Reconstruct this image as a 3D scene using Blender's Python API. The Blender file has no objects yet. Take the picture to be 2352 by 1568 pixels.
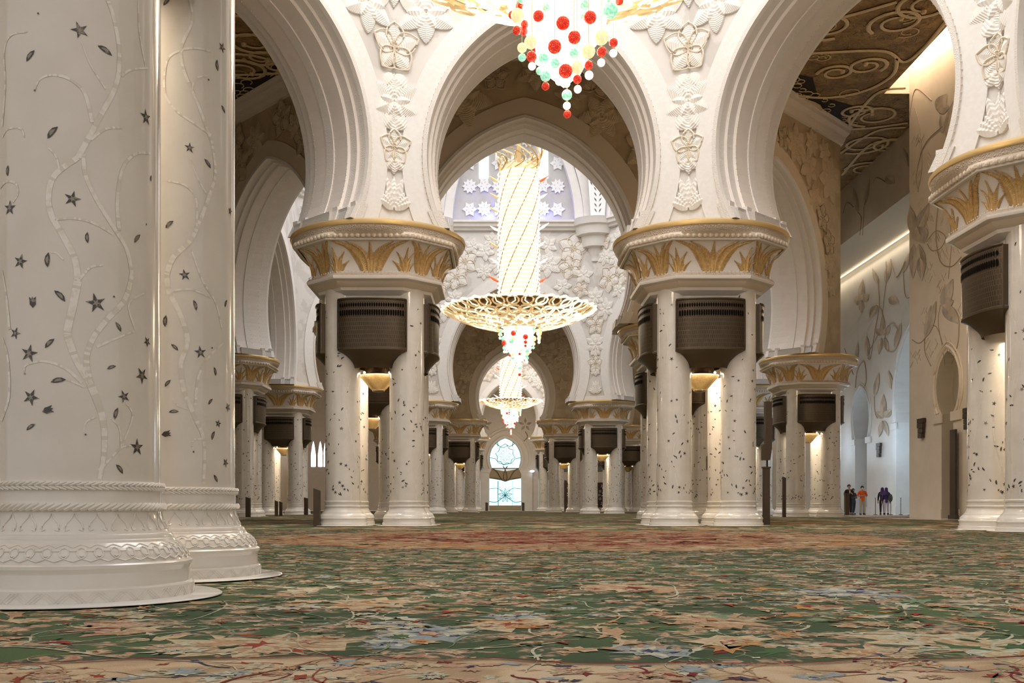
import bpy, bmesh, math, random
from math import sin, cos, pi, sqrt, radians, atan2, tan, hypot
from mathutils import Vector, Matrix, geometry
random.seed(7)
C = bpy.context.scene.collection
F, VX, HY, CAMZ = 2350.0, 1146.0, 1162.0, 0.6
AX = 1.28                       # the hall's long axis
# ------------------------------------------------------------------ materials
def mat(name, col, rough=.5, metal=0, emit=None, es=0, coat=0, noise=None, bump=None, spec=None, trans=0):
    m = bpy.data.materials.new(name); m.use_nodes = True
    nt = m.node_tree; n = nt.nodes; b = n['Principled BSDF']
    b.inputs['Base Color'].default_value = (*col, 1); b.inputs['Roughness'].default_value = rough
    b.inputs['Metallic'].default_value = metal
    b.inputs['Coat Weight'].default_value = coat; b.inputs['Coat Roughness'].default_value = .06
    if trans: b.inputs['Transmission Weight'].default_value = trans
    if spec is not None: b.inputs['Specular IOR Level'].default_value = spec
    if emit: b.inputs['Emission Color'].default_value = (*emit, 1); b.inputs['Emission Strength'].default_value = es
    tc = n.new('ShaderNodeTexCoord')
    if noise:                     # (scale, other colour, low, high)
        t = n.new('ShaderNodeTexNoise'); t.inputs['Scale'].default_value = noise[0]; t.inputs['Detail'].default_value = 6
        nt.links.new(tc.outputs['Object'], t.inputs['Vector'])
        r = n.new('ShaderNodeValToRGB'); r.color_ramp.elements[0].position = noise[2]; r.color_ramp.elements[1].position = noise[3]
        r.color_ramp.elements[0].color = (*noise[1], 1); r.color_ramp.elements[1].color = (*col, 1)
        nt.links.new(t.outputs['Fac'], r.inputs['Fac']); nt.links.new(r.outputs['Color'], b.inputs['Base Color'])
        if emit: nt.links.new(r.outputs['Color'], b.inputs['Emission Color'])
    if bump:                      # (kind, scale, strength, distance)
        if bump[0] == 'v':
            t = n.new('ShaderNodeTexVoronoi'); t.feature = 'DISTANCE_TO_EDGE'; t.inputs['Scale'].default_value = bump[1]; out = t.outputs['Distance']
        elif bump[0] == 's':
            t = n.new('ShaderNodeTexVoronoi'); t.feature = 'SMOOTH_F1'; t.inputs['Scale'].default_value = bump[1]; out = t.outputs['Distance']
        else:
            t = n.new('ShaderNodeTexNoise'); t.inputs['Scale'].default_value = bump[1]; t.inputs['Distortion'].default_value = 1.5; out = t.outputs['Fac']
        nt.links.new(tc.outputs['Object'], t.inputs['Vector'])
        bp = n.new('ShaderNodeBump'); bp.inputs['Strength'].default_value = bump[2]; bp.inputs['Distance'].default_value = bump[3]
        nt.links.new(out, bp.inputs['Height']); nt.links.new(bp.outputs['Normal'], b.inputs['Normal'])
    return m
M = {}
M['shaft'] = mat('polished_marble', (.76,.705,.63), .16, coat=.6, noise=(2.2,(.69,.635,.56),.3,.62))
M['base'] = mat('carved_marble', (.82,.77,.70), .2, coat=.4, noise=(3,(.76,.71,.64),.3,.6))
M['wall'] = mat('white_marble', (.84,.80,.76), .42, noise=(1.4,(.79,.745,.70),.3,.65))
M['band'] = mat('plain_white_marble', (.87,.84,.81), .5, noise=(9,(.845,.81,.775),.42,.58), bump=('v',5,.12,.02))
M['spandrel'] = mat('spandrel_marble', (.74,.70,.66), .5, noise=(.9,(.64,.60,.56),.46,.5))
M['relief'] = mat('relief_marble', (.85,.81,.76), .45)
M['relief_line'] = mat('relief_outline', (.80,.70,.56), .45)
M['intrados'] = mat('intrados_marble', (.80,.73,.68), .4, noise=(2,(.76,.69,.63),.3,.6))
M['orn'] = mat('ornament_band', (.78,.73,.68), .5, bump=('v',20,.45,.03))
M['impost'] = mat('grey_marble', (.55,.52,.49), .35, bump=('v',14,.5,.02))
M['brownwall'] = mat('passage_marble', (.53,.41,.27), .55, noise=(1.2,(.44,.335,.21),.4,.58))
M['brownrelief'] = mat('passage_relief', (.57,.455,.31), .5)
M['shadeband'] = mat('shaded_passage_band', (.66,.56,.44), .55)  # cream arch band again, with the passage's brown shade put into its colour
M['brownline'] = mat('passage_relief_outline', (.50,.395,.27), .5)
M['gold'] = mat('gold_leaf', (.70,.47,.20), .42, .3, noise=(14,(.56,.35,.13),.35,.65))
M['goldrim'] = mat('gold_rim', (.74,.52,.23), .36, .5)
M['capital'] = mat('capital_marble', (.80,.735,.67), .4)
M['capitalorn'] = mat('carved_rim_marble', (.58,.47,.36), .5, bump=('v',16,.9,.04))
M['bead'] = mat('carved_bead_marble', (.70,.59,.47), .45)
M['slot'] = mat('vent_opening', (.006,.004,.003), .8, spec=.05)
M['shell'] = mat('abalone_inlay', (.075,.065,.06), .18, .3, noise=(30,(.28,.24,.20),.36,.46))
M['shell2'] = mat('abalone_light', (.30,.25,.20), .2, .3)
M['pearl'] = mat('mother_of_pearl', (.86,.82,.75), .12, coat=.5, noise=(24,(.78,.72,.62),.4,.55))
M['pearl2'] = mat('mother_of_pearl_grey', (.70,.64,.55), .15, coat=.5)
M['vine'] = mat('vine_inlay', (.70,.63,.54), .2)
M['floor'] = mat('marble_floor', (.80,.77,.72), .12, coat=.5)
M['lamp'] = mat('lamp_glow', (1,.85,.6), .5, emit=(1,.78,.45), es=9)
M['brass'] = mat('ribbed_brass', (.72,.52,.24), .32, .75, noise=(20,(.60,.42,.18),.4,.6))
M['ceil'] = mat('ceiling_panel', (.36,.22,.075), .5, .15, noise=(1.3,(.22,.13,.045),.4,.6), bump=('n',2.4,1.0,.25))
M['ceilscroll'] = mat('ceiling_scroll', (.66,.50,.29), .45, .1, bump=('v',10,.5,.03))
M['ceillace'] = mat('ceiling_lace', (.018,.012,.008), .8)
M['cornice'] = mat('cornice_plaster', (.74,.65,.56), .6, bump=('v',7,.5,.04))
M['lilywall'] = mat('lily_wall_marble', (.78,.69,.58), .5, noise=(.8,(.72,.62,.51),.3,.65))
M['coolwall'] = mat('entrance_marble', (.76,.75,.73), .4, noise=(.8,(.70,.69,.67),.3,.65))
M['petal'] = mat('lily_petal_inlay', (.50,.40,.30), .45, noise=(1.2,(.70,.61,.50),.36,.64))
M['petaldark'] = mat('lily_petal_dark', (.34,.28,.22), .45, noise=(1.5,(.58,.50,.41),.35,.65))  # darker brown tone of the petal inlay itself
M['stem'] = mat('lily_stem_inlay', (.34,.25,.18), .5)
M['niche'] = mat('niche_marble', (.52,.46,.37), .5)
M['drum'] = mat('drum_marble', (.60,.585,.56), .6, noise=(1,(.55,.53,.50),.4,.6))
M['star'] = mat('star_plaster', (.90,.90,.89), .5)
M['lacehole'] = mat('screen_opening', (.06,.06,.08), .6)
M['sky'] = mat('daylight_pane', (.9,.95,1), .4, emit=(.80,.92,1), es=2.6)
M['aqua'] = mat('stained_pane', (.6,.9,.95), .2, emit=(.50,.90,1.0), es=1.25)
M['lead'] = mat('window_lead', (.20,.15,.09), .5, .3)
M['leadblue'] = mat('window_lead_teal', (.03,.24,.28), .5)
M['tanpane'] = mat('tan_pane', (.45,.34,.2), .5)
M['darkwood'] = mat('dark_wood', (.045,.028,.018), .45)
M['bronzepost'] = mat('dark_bronze_post', (.09,.06,.04), .5, .3)
M['grille'] = mat('mashrabiya_wood', (.035,.012,.01), .5)
M['grilleflower'] = mat('grille_flower', (.75,.68,.58), .5)
M['greyglass'] = mat('grey_glass', (.20,.24,.24), .15)
M['crystal'] = mat('crystal_glow', (.6,.55,.48), .2, emit=(1,.92,.78), es=.95)
M['crystalcore'] = mat('crystal_core', (.6,.48,.32), .5, emit=(1,.76,.46), es=.58)
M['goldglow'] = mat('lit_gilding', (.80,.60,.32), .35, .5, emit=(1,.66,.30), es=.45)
M['strand'] = mat('gilded_strand', (.62,.34,.10), .5, .2)
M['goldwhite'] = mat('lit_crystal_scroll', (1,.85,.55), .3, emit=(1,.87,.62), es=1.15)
M['golddeep'] = mat('deep_gilding', (.13,.07,.02), .5, .3)
M['stripglow'] = mat('strip_glow', (1,.9,.7), .5, emit=(1,.82,.55), es=2.2)
M['ballred'] = mat('red_glass', (.72,.02,.01), .12, emit=(1,.035,.012), es=.5, noise=(7,(1,.42,.2),.36,.40))
M['ballgreen'] = mat('green_glass', (.2,.8,.5), .12, emit=(.16,.85,.45), es=.6, noise=(3,(.75,1,.88),.35,.62))
M['ballamber'] = mat('amber_glass', (.95,.7,.35), .12, emit=(1,.66,.30), es=.75, noise=(6,(1,.95,.7),.38,.50))
M['ballclear'] = mat('clear_glass_lit', (1,.9,.7), .1, emit=(1,.86,.58), es=1.1, noise=(5,(1,.96,.82),.35,.6))
M['coreglow'] = mat('chandelier_core', (1,.95,.85), .3, emit=(1,.93,.80), es=3.0)
M['leafglass'] = mat('orange_glass', (.9,.15,.03), .2, emit=(1,.12,.02), es=.5)
M['skin'] = mat('skin', (.42,.26,.18), .6)
M['black'] = mat('black_cloth', (.012,.012,.014), .8)
M['orange'] = mat('orange_cloth', (.85,.13,.01), .8)
M['khaki'] = mat('khaki_cloth', (.50,.42,.32), .8)
M['denim'] = mat('dark_denim', (.04,.055,.09), .8)
M['purple'] = mat('purple_cloth', (.07,.035,.16), .8)
M['lilac'] = mat('pale_trousers', (.60,.55,.66), .8)
M['hair'] = mat('hair', (.02,.015,.012), .7)
M['mask'] = mat('white_mask', (.8,.82,.82), .7)
M['bag'] = mat('grey_bag', (.08,.11,.10), .7)

def bronze():
    m = mat('bronze_panel', (.16,.115,.07), .42, .55)
    nt = m.node_tree; n = nt.nodes; b = n['Principled BSDF']
    uv = n.new('ShaderNodeUVMap'); br = n.new('ShaderNodeTexBrick')
    br.inputs['Scale'].default_value = 1; br.inputs['Brick Width'].default_value = .072; br.inputs['Row Height'].default_value = .125
    br.inputs['Mortar Size'].default_value = .004; br.inputs['Mortar Smooth'].default_value = .4
    br.inputs['Color1'].default_value = (.066,.047,.029,1); br.inputs['Color2'].default_value = (.078,.055,.034,1); br.inputs['Mortar'].default_value = (.16,.115,.065,1)
    nt.links.new(uv.outputs['UV'], br.inputs['Vector']); nt.links.new(br.outputs['Color'], b.inputs['Base Color'])
    bp = n.new('ShaderNodeBump'); bp.inputs['Strength'].default_value = .4; bp.inputs['Distance'].default_value = .01
    nt.links.new(br.outputs['Fac'], bp.inputs['Height']); nt.links.new(bp.outputs['Normal'], b.inputs['Normal'])
    return m
M['bronze'] = bronze()
M['bronzeedge'] = mat('bronze_edge', (.10,.07,.042), .4, .6)

def glass_red_carpet():
    """carpet ground: green field, peach medallion under the first dome, sand border near the camera"""
    m = bpy.data.materials.new('hand_knotted_carpet'); m.use_nodes = True
    nt = m.node_tree; n = nt.nodes; L = nt.links; b = n['Principled BSDF']
    b.inputs['Roughness'].default_value = .95; b.inputs['Specular IOR Level'].default_value = .12
    tc = n.new('ShaderNodeTexCoord'); sp = n.new('ShaderNodeSeparateXYZ'); L.new(tc.outputs['Object'], sp.inputs[0])
    def ramp(src, stops, interp='LINEAR'):
        r = n.new('ShaderNodeValToRGB'); r.color_ramp.interpolation = interp
        e = r.color_ramp.elements
        e[0].position, e[0].color = stops[0][0], (*stops[0][1], 1)
        e[1].position, e[1].color = stops[-1][0], (*stops[-1][1], 1)
        for p, c in stops[1:-1]:
            k = e.new(p); k.color = (*c, 1)
        L.new(src, r.inputs[0]); return r.outputs[0]
    def noise(s, d=4, dist=0):
        t = n.new('ShaderNodeTexNoise'); t.inputs['Scale'].default_value = s; t.inputs['Detail'].default_value = d
        t.inputs['Distortion'].default_value = dist; L.new(tc.outputs['Object'], t.inputs['Vector']); return t.outputs['Fac']
    def mix(f, a, c):
        x = n.new('ShaderNodeMix'); x.data_type = 'RGBA'
        if isinstance(f, float): x.inputs[0].default_value = f
        else: L.new(f, x.inputs[0])
        L.new(a, x.inputs[6]); L.new(c, x.inputs[7]); return x.outputs[2]
    def math_(op, a, c):
        x = n.new('ShaderNodeMath'); x.operation = op
        for i, v in enumerate((a, c)):
            if isinstance(v, (int, float)): x.inputs[i].default_value = v
            else: L.new(v, x.inputs[i])
        return x.outputs[0]
    BW = [(0, (0,0,0)), (1, (1,1,1))]
    green = ramp(noise(.55, 3), [(.35, (.05,.078,.045)), (.5, (.068,.105,.052)), (.62, (.092,.14,.062))])
    fine = ramp(noise(9, 6, 1.2), [(.40, (.10,.10,.06)), (.47, (.055,.11,.075)), (.52, (.30,.23,.14)), (.57,(.55,.38,.25)), (.66, (.42,.19,.12))])
    f1 = ramp(noise(3.2, 5, .6), [(.50, (0,0,0)), (.56, (1,1,1))])
    field = mix(f1, green, fine)
    # olive further reaches
    olive = ramp(noise(2.5, 6, .8), [(.36, (.07,.08,.04)), (.5, (.14,.125,.065)), (.64, (.27,.20,.115))])
    far = ramp(sp.outputs['Y'], BW); 
    d = math_('SUBTRACT', sp.outputs['Y'], 24.0); d = math_('DIVIDE', d, 6.0)
    farf = ramp(d, [(0, (0,0,0)), (1, (1,1,1))])
    col = mix(farf, field, olive)
    # medallion
    dx = math_('SUBTRACT', sp.outputs['X'], AX + .2); dy = math_('SUBTRACT', sp.outputs['Y'], 20.0)
    r = math_('SQRT', math_('ADD', math_('MULTIPLY', dx, dx), math_('MULTIPLY', dy, dy)), 0)
    ang = n.new('ShaderNodeMath'); ang.operation = 'ARCTAN2'; L.new(dx, ang.inputs[0]); L.new(dy, ang.inputs[1])
    lobes = math_('MULTIPLY', math_('COSINE', math_('MULTIPLY', ang.outputs[0], 16.0), 0), .25)
    r2 = math_('ADD', r, lobes)
    med = ramp(noise(5, 5, 1), [(.35, (.26,.10,.06)), (.45, (.42,.22,.13)), (.55, (.52,.34,.22)), (.68, (.56,.44,.32))])
    rose = ramp(noise(4, 5, 1), [(.40, (.33,.07,.045)), (.5, (.48,.22,.15)), (.6, (.56,.36,.26))])
    inr = ramp(math_('DIVIDE', r2, 6.0), [(.60, (1,1,1)), (.68, (0,0,0))])
    med = mix(inr, med, rose)
    mf = ramp(math_('DIVIDE', r2, 10.0), [(.585, (1,1,1)), (.60, (0,0,0))])
    col = mix(mf, col, med)
    # sand border near the camera, scalloped
    sc = math_('MULTIPLY', math_('SINE', math_('MULTIPLY', sp.outputs['X'], 2.1), 0), .09)
    sc2 = math_('MULTIPLY', math_('ABSOLUTE', math_('SINE', math_('MULTIPLY', sp.outputs['X'], 4.3), 0), 0), .07)
    yb = math_('ADD', math_('ADD', sp.outputs['Y'], sc), sc2)
    sand = ramp(noise(2.2, 5, .5), [(.38, (.44,.31,.19)), (.5, (.58,.43,.27)), (.62, (.64,.50,.34))])
    bf = ramp(math_('DIVIDE', yb, 10.0), [(.407, (1,1,1)), (.409, (0,0,0))])
    col = mix(bf, col, sand)
    pile = ramp(noise(220, 2), [(.3, (.72,.72,.72)), (.7, (1,1,1))])
    mm = n.new('ShaderNodeMix'); mm.data_type = 'RGBA'; mm.blend_type = 'MULTIPLY'; mm.inputs[0].default_value = 1
    L.new(col, mm.inputs[6]); L.new(pile, mm.inputs[7]); L.new(mm.outputs[2], b.inputs['Base Color'])
    return m
M['carpet'] = glass_red_carpet()
for k, c in dict(cr=(.55,.43,.285), pe=(.47,.295,.18), rd=(.30,.05,.035), nv=(.05,.05,.11), wh=(.52,.50,.39), og=(.48,.24,.10),
                 gn=(.065,.13,.055), lg=(.20,.26,.16), bl=(.30,.33,.35), mr=(.20,.02,.025), pk=(.50,.30,.22), dg=(.045,.065,.038), ol=(.13,.11,.06)).items():
    M['c_' + k] = mat('carpet_wool_' + k, c, .95, spec=.1, noise=(38, (c[0]*.62+.03, c[1]*.66+.03, c[2]*.6+.02), .36, .60))

# ------------------------------------------------------------------ mesh tools
class MB:
    def __init__(s): s.v = []; s.f = []; s.m = []; s.mats = []; s.uv = {}
    def mi(s, m):
        if m not in s.mats: s.mats.append(m)
        return s.mats.index(m)
    def add(s, vs, fs, m):
        o = len(s.v); s.v += [tuple(p) for p in vs]; k = s.mi(m)
        for f in fs: s.f.append(tuple(i + o for i in f)); s.m.append(k)
        return o
    def box(s, a, b, m):
        x0,y0,z0 = a; x1,y1,z1 = b
        s.add([(x0,y0,z0),(x1,y0,z0),(x1,y1,z0),(x0,y1,z0),(x0,y0,z1),(x1,y0,z1),(x1,y1,z1),(x0,y1,z1)],
              [(0,3,2,1),(4,5,6,7),(0,1,5,4),(1,2,6,5),(2,3,7,6),(3,0,4,7)], m)
    def lathe(s, prof, m, n=32, c=(0,0), a0=0, a1=2*pi, shape=None):
        vs = []; full = abs(a1 - a0 - 2*pi) < 1e-6; cols = n if full else n + 1
        for r, z in prof:
            for i in range(cols):
                a = a0 + (a1 - a0) * i / n; k = shape(a) if shape else 1
                vs.append((c[0] + r*k*cos(a), c[1] + r*k*sin(a), z))
        fs = []
        for j in range(len(prof) - 1):
            for i in range(n):
                a, b = j*cols + i, j*cols + (i + 1) % cols
                fs.append((a, b, b + cols, a + cols))
        s.add(vs, fs, m)
    def tube(s, pts, r, m, n=5, closed=False, up=None, flat=1.0):
        P = [Vector(p) for p in pts]; N = len(P); vs = []; rr = r if hasattr(r, '__len__') else [r]*N
        for i, p in enumerate(P):
            t = (P[(i+1) % N] - P[i-1]) if closed else (P[min(i+1, N-1)] - P[max(i-1, 0)])
            if t.length < 1e-9: t = Vector((0,0,1))
            t.normalize(); u = Vector(up) if up else (Vector((0,0,1)) if abs(t.z) < .9 else Vector((1,0,0)))
            a = t.cross(u); a.normalize(); b = a.cross(t); b.normalize()
            for k in range(n):
                w = 2*pi*k/n; vs.append(p + a*cos(w)*rr[i] + b*sin(w)*rr[i]*flat)
        fs = []
        for i in range(N if closed else N - 1):
            for k in range(n):
                a0, a1 = i*n + k, i*n + (k+1) % n; b0, b1 = ((i+1) % N)*n + k, ((i+1) % N)*n + (k+1) % n
                fs.append((a0, a1, b1, b0))
        if not closed: fs += [tuple(range(n))[::-1], tuple(range((N-1)*n, N*n))]
        s.add(vs, fs, m)
    def ball(s, c, r, m, n=10, h=6):
        vs = [(c[0], c[1], c[2] + r)]
        for j in range(1, h):
            a = pi*j/h
            for i in range(n): vs.append((c[0] + r*sin(a)*cos(2*pi*i/n), c[1] + r*sin(a)*sin(2*pi*i/n), c[2] + r*cos(a)))
        vs.append((c[0], c[1], c[2] - r)); e = len(vs) - 1; fs = []
        for i in range(n): fs.append((0, 1+i, 1+(i+1) % n)); fs.append((e, e-n+(i+1) % n, e-n+i))
        for j in range(h-2):
            for i in range(n): a, b = 1+j*n+i, 1+j*n+(i+1) % n; fs.append((a, a+n, b+n, b))
        s.add(vs, fs, m)
    def poly(s, pts, m): s.add(pts, [tuple(range(len(pts)))], m)
    def fan(s, c, pts, m): s.add([c] + list(pts), [(0, i+1, (i+1) % len(pts) + 1) for i in range(len(pts))], m)
    def mesh(s, name, smooth=False, auto=None):
        me = bpy.data.meshes.new(name); me.from_pydata(s.v, [], s.f)
        for m in s.mats: me.materials.append(M[m])
        me.polygons.foreach_set('material_index', s.m)
        if s.uv:
            uvl = me.uv_layers.new(name='UVMap')
            for lp in me.loops: uvl.data[lp.index].uv = s.uv.get(lp.vertex_index, (0,0))
        if smooth:
            me.polygons.foreach_set('use_smooth', [True]*len(me.polygons))
            me.set_sharp_from_angle(angle=radians(auto or 38))
        me.update(); return me
def link(name, me, parent=None, loc=(0,0,0), rz=0):
    o = bpy.data.objects.new(name, me); C.objects.link(o); o.location = loc; o.rotation_euler = (0,0,rz)
    if parent: o.parent = parent
    return o
def put(name, mb, parent=None, smooth=False, loc=(0,0,0), rz=0, auto=None): return link(name, mb.mesh(name, smooth, auto), parent, loc, rz)
def tag(o, label, cat, group=None):
    o['label'] = label; o['category'] = cat
    if group: o['group'] = group
    return o
def struct(o, label=None):
    o['kind'] = 'structure'
    if label: o['label'] = label
    return o
def empty(name, loc=(0,0,0), rz=0):
    o = bpy.data.objects.new(name, None); C.objects.link(o); o.location = loc; o.rotation_euler = (0,0,rz); o.empty_display_size = .3; return o
def spline(pts, per=6):
    out = []; n = len(pts)
    for i in range(n-1):
        p0, p1, p2, p3 = pts[max(i-1,0)], pts[i], pts[i+1], pts[min(i+2,n-1)]
        for k in range(per):
            t = k/per
            out.append(tuple(.5*((2*b) + (-a+c)*t + (2*a-5*b+4*c-d)*t*t + (-a+3*b-3*c+d)*t**3) for a,b,c,d in zip(p0,p1,p2,p3)))
    out.append(tuple(pts[-1])); return out

# ------------------------------------------------------------------ column cluster
def chamf(a, half=2.05, fac=1.1):
    """radius multiplier of a chamfered square relative to half"""
    c, s_ = abs(cos(a)), abs(sin(a)); k = min(half/max(c, s_), (half + fac)/(c + s_)); return k/half
def col_mesh():
    b = MB()
    P = [(.0,.0),(.756,0),(.756,.085),(.750,.095),(.733,.10),(.730,.185),(.738,.20),(.748,.215),(.748,.235),(.735,.245),(.725,.25)]
    b.lathe(P, 'base', 40)
    b.lathe([(.725,.25),(.712,.29),(.69,.325),(.66,.352),(.637,.37)], 'base', 40)
    b.lathe([(.637,.37),(.632,.385),(.622,.392),(.622,.40),(.612,.418),(.592,.425),(.590,.432),(.578,.452),(.560,.49),(.546,.53),(.540,.567)], 'base', 40)
    b.lathe([(.540,.567),(.552,.575),(.565,.588),(.565,.604),(.552,.616),(.542,.62),(.542,.70),(.555,.706),(.560,.715),(.553,.724),(.560,.735),(.560,.745),(.553,.755),(.535,.76)], 'base', 40)
    b.lathe([(.535,.76),(.535,7.2)], 'shaft', 40)
    return b.mesh('column', True, 30)
def rope(b, r, z, t, n, twist, m='base'):
    for i in range(n):
        a = 2*pi*i/n; da = twist*2*pi/n
        b.tube([(r*cos(a+da*k), r*sin(a+da*k), z - t*.8 + t*1.6*(k+1)/2) for k in (-1,0,1)], [t*.45, t*.75, t*.45], m, 5)
def col_detail_mesh():
    """carved ornament of the near bases"""
    b = MB()
    rope(b, .560, .596, .024, 76, .9); rope(b, .556, .715, .014, 84, -.8); rope(b, .558, .740, .014, 84, .8)
    def rz(z):                     # surface radius in the carved bands
        T = [(.25,.725),(.29,.712),(.325,.69),(.352,.66),(.37,.637),(.432,.590),(.452,.578),(.49,.560),(.53,.546),(.567,.540)]
        for (z0,r0),(z1,r1) in zip(T, T[1:]):
            if z0 <= z <= z1: return r0 + (r1-r0)*(z-z0)/(z1-z0)
        return .54
    def line(pts, w, closed=False):
        b.tube([((rz(z)+.002)*cos(a), (rz(z)+.002)*sin(a), z) for a, z in pts], w, 'base', 4, closed)
    for i in range(26):             # spade leaves
        a0 = 2*pi*i/26; h = 2*pi/26*.38
        L_ = [(-.55,.455),(-.9,.447),(-1,.462),(-.85,.492),(-.3,.525),(0,.555),(.3,.525),(.85,.492),(1,.462),(.9,.447),(.55,.455)]
        line(spline([(a0 + x*h, z) for x, z in L_], 2), .0045)
    for i in range(44):             # loops and crossing ribbons
        a0 = 2*pi*i/44; w = 2*pi/44
        line([(a0 + w*.28*sin(t), .318 + .026*cos(t)) for t in [k*pi/4 for k in range(8)]], .005, True)
        line(spline([(a0 - w*.28, .312),(a0 - w*.1,.285),(a0 + w*.5,.262)], 3), .005)
        line(spline([(a0 + w*.28, .312),(a0 + w*.1,.285),(a0 - w*.5,.262)], 3), .005)
        line(spline([(a0 - w*.5,.345),(a0,.362),(a0 + w*.5,.345)], 3), .004)
        line([(a0 + w*.3,.325),(a0 + w*.7,.325)], .004)
    for i in range(60):             # herring-bone plinth
        a0 = 2*pi*i/60; w = 2*pi/60; s_ = 1 if i % 2 else -1
        for k in range(3):
            o = k*.3*w
            b.tube([(.757*cos(a0 + o), .757*sin(a0 + o), .012 if s_ > 0 else .075), (.757*cos(a0 + o + w*.9), .757*sin(a0 + o + w*.9), .075 if s_ > 0 else .012)], .002, 'base', 4)
    return b.mesh('base_carving', True, 50)
def cylpt(a, z, r): return (r*cos(a), r*sin(a), z)
def leaf(b, a, z, size, rot, r, m='shell', bend=.25):
    pts = []
    for t in (-1,-.6,-.1,.45,1): 
        w = (1-t*t)**.8*.34 if abs(t) < 1 else 0
        pts.append((t, w + bend*(1-t*t)*.5))
    for t in (.45,-.1,-.6):
        pts.append((t, -(1-t*t)**.8*.34 + bend*(1-t*t)*.5))
    b.poly([cylpt(a + (x*cos(rot) - y*sin(rot))*size/r, z + (x*sin(rot) + y*cos(rot))*size, r) for x, y in pts], m)
def flower(b, a, z, size, rot, r, m='shell', n=5):
    pts = []
    for i in range(n*2):
        w = rot + pi*i/n; k = 1 if i % 2 == 0 else .36
        pts.append(cylpt(a + k*size*cos(w)/r, z + k*size*sin(w), r))
    b.fan(cylpt(a, z, r), pts, m)
def tulip(b, a, z, size, rot, r):
    q = [(-.9,0),(-.3,-.55),(.4,-.5),(.95,-.6),(.55,-.15),(1.0,.0),(.55,.2),(.95,.6),(.3,.5),(-.3,.5)]
    b.fan(cylpt(a, z, r), [cylpt(a + (x*cos(rot)-y*sin(rot))*size/r, z + (x*sin(rot)+y*cos(rot))*size, r) for x, y in q], 'shell')
def ribbon(b, pts, w, r, alt=True, ma='pearl', mb_='pearl2'):
    """pts (angle, z); w width(s)"""
    n = len(pts); ww = w if hasattr(w, '__len__') else [w]*n; L_, R_ = [], []
    for i, (a, z) in enumerate(pts):
        a0, z0 = pts[max(i-1,0)]; a1, z1 = pts[min(i+1,n-1)]
        dx, dz = (a1-a0)*r, z1-z0; l = hypot(dx, dz) or 1
        nx, nz = -dz/l*ww[i]/2, dx/l*ww[i]/2
        L_.append(cylpt(a + nx/r, z + nz, r)); R_.append(cylpt(a - nx/r, z - nz, r))
    for i in range(n-1):
        b.add([L_[i], R_[i], R_[i+1], L_[i+1]], [(0,1,2,3)], mb_ if (alt and random.random() < .28) else ma)
def inlay_mesh(seed):
    rnd = random.Random(seed); b = MB(); r = .538
    for k in range(150):
        t = rnd.random(); z = .95 + 2.6*t**1.5 if k < 96 else 3.4 + 3.6*rnd.random()**1.2
        a = rnd.random()*2*pi; s_ = rnd.uniform(.028,.058)*(1 if k < 96 else 1.05)
        if rnd.random() < .36: flower(b, a, z, s_*1.25, rnd.random()*pi, r, 'shell' if rnd.random() < .8 else 'shell2')
        else: leaf(b, a, z, s_*1.2, rnd.random()*pi, r)
    for k in range(5):
        a = 2*pi*k/5 + rnd.random()*.5; pts = []; z = .8; ph = rnd.random()*6
        while z < 6.6:
            pts.append((a + .30*sin(z*1.7 + ph), z)); z += .16
        ribbon(b, pts, .016, r-.0005, True, 'pearl', 'vine')
        for j in range(5):
            i = rnd.randrange(4, len(pts)-6); s_ = rnd.choice((-1,1)); a0, z0 = pts[i]
            ribbon(b, spline([(a0,z0),(a0+.2*s_,z0+.25),(a0+.42*s_,z0+.3),(a0+.5*s_,z0+.12)], 4), .009, r-.0005, True, 'vine', 'pearl')
    return b.mesh('shell_inlay')
# capital ------------------------------------------------------------
def bell(q, h, off=0):
    """q: position along the perimeter (8 facets), h 0..1; returns a point"""
    V = [(2.05,-1.1),(2.05,1.1),(1.1,2.05),(-1.1,2.05),(-2.05,1.1),(-2.05,-1.1),(-1.1,-2.05),(1.1,-2.05)]
    i = int(math.floor(q)) % 8; t = q - math.floor(q); x = V[i][0] + (V[(i+1)%8][0]-V[i][0])*t; y = V[i][1] + (V[(i+1)%8][1]-V[i][1])*t
    k = .925 + .225*(1 - sqrt(max(0, 1 - (h*.97)**2.1))) ; k += .03*h
    l = hypot(x, y); k2 = k + off/l
    return (x*k2, y*k2, 7.60 + .87*h - off*.3)
FW = [2.2 if i % 2 == 0 else 1.343 for i in range(8)]
def qmove(q, dx):
    """walk dx metres along the perimeter from q"""
    while abs(dx) > 1e-6:
        i = int(math.floor(q + (1e-9 if dx > 0 else -1e-9))) % 8; w = FW[i]
        lim = (math.floor(q + 1e-9) + 1 - q)*w if dx > 0 else (q - (math.ceil(q - 1e-9) - 1))*w
        if abs(dx) <= lim: return q + dx/w
        q += (lim/w if dx > 0 else -lim/w); dx -= lim if dx > 0 else -lim
    return q
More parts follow.
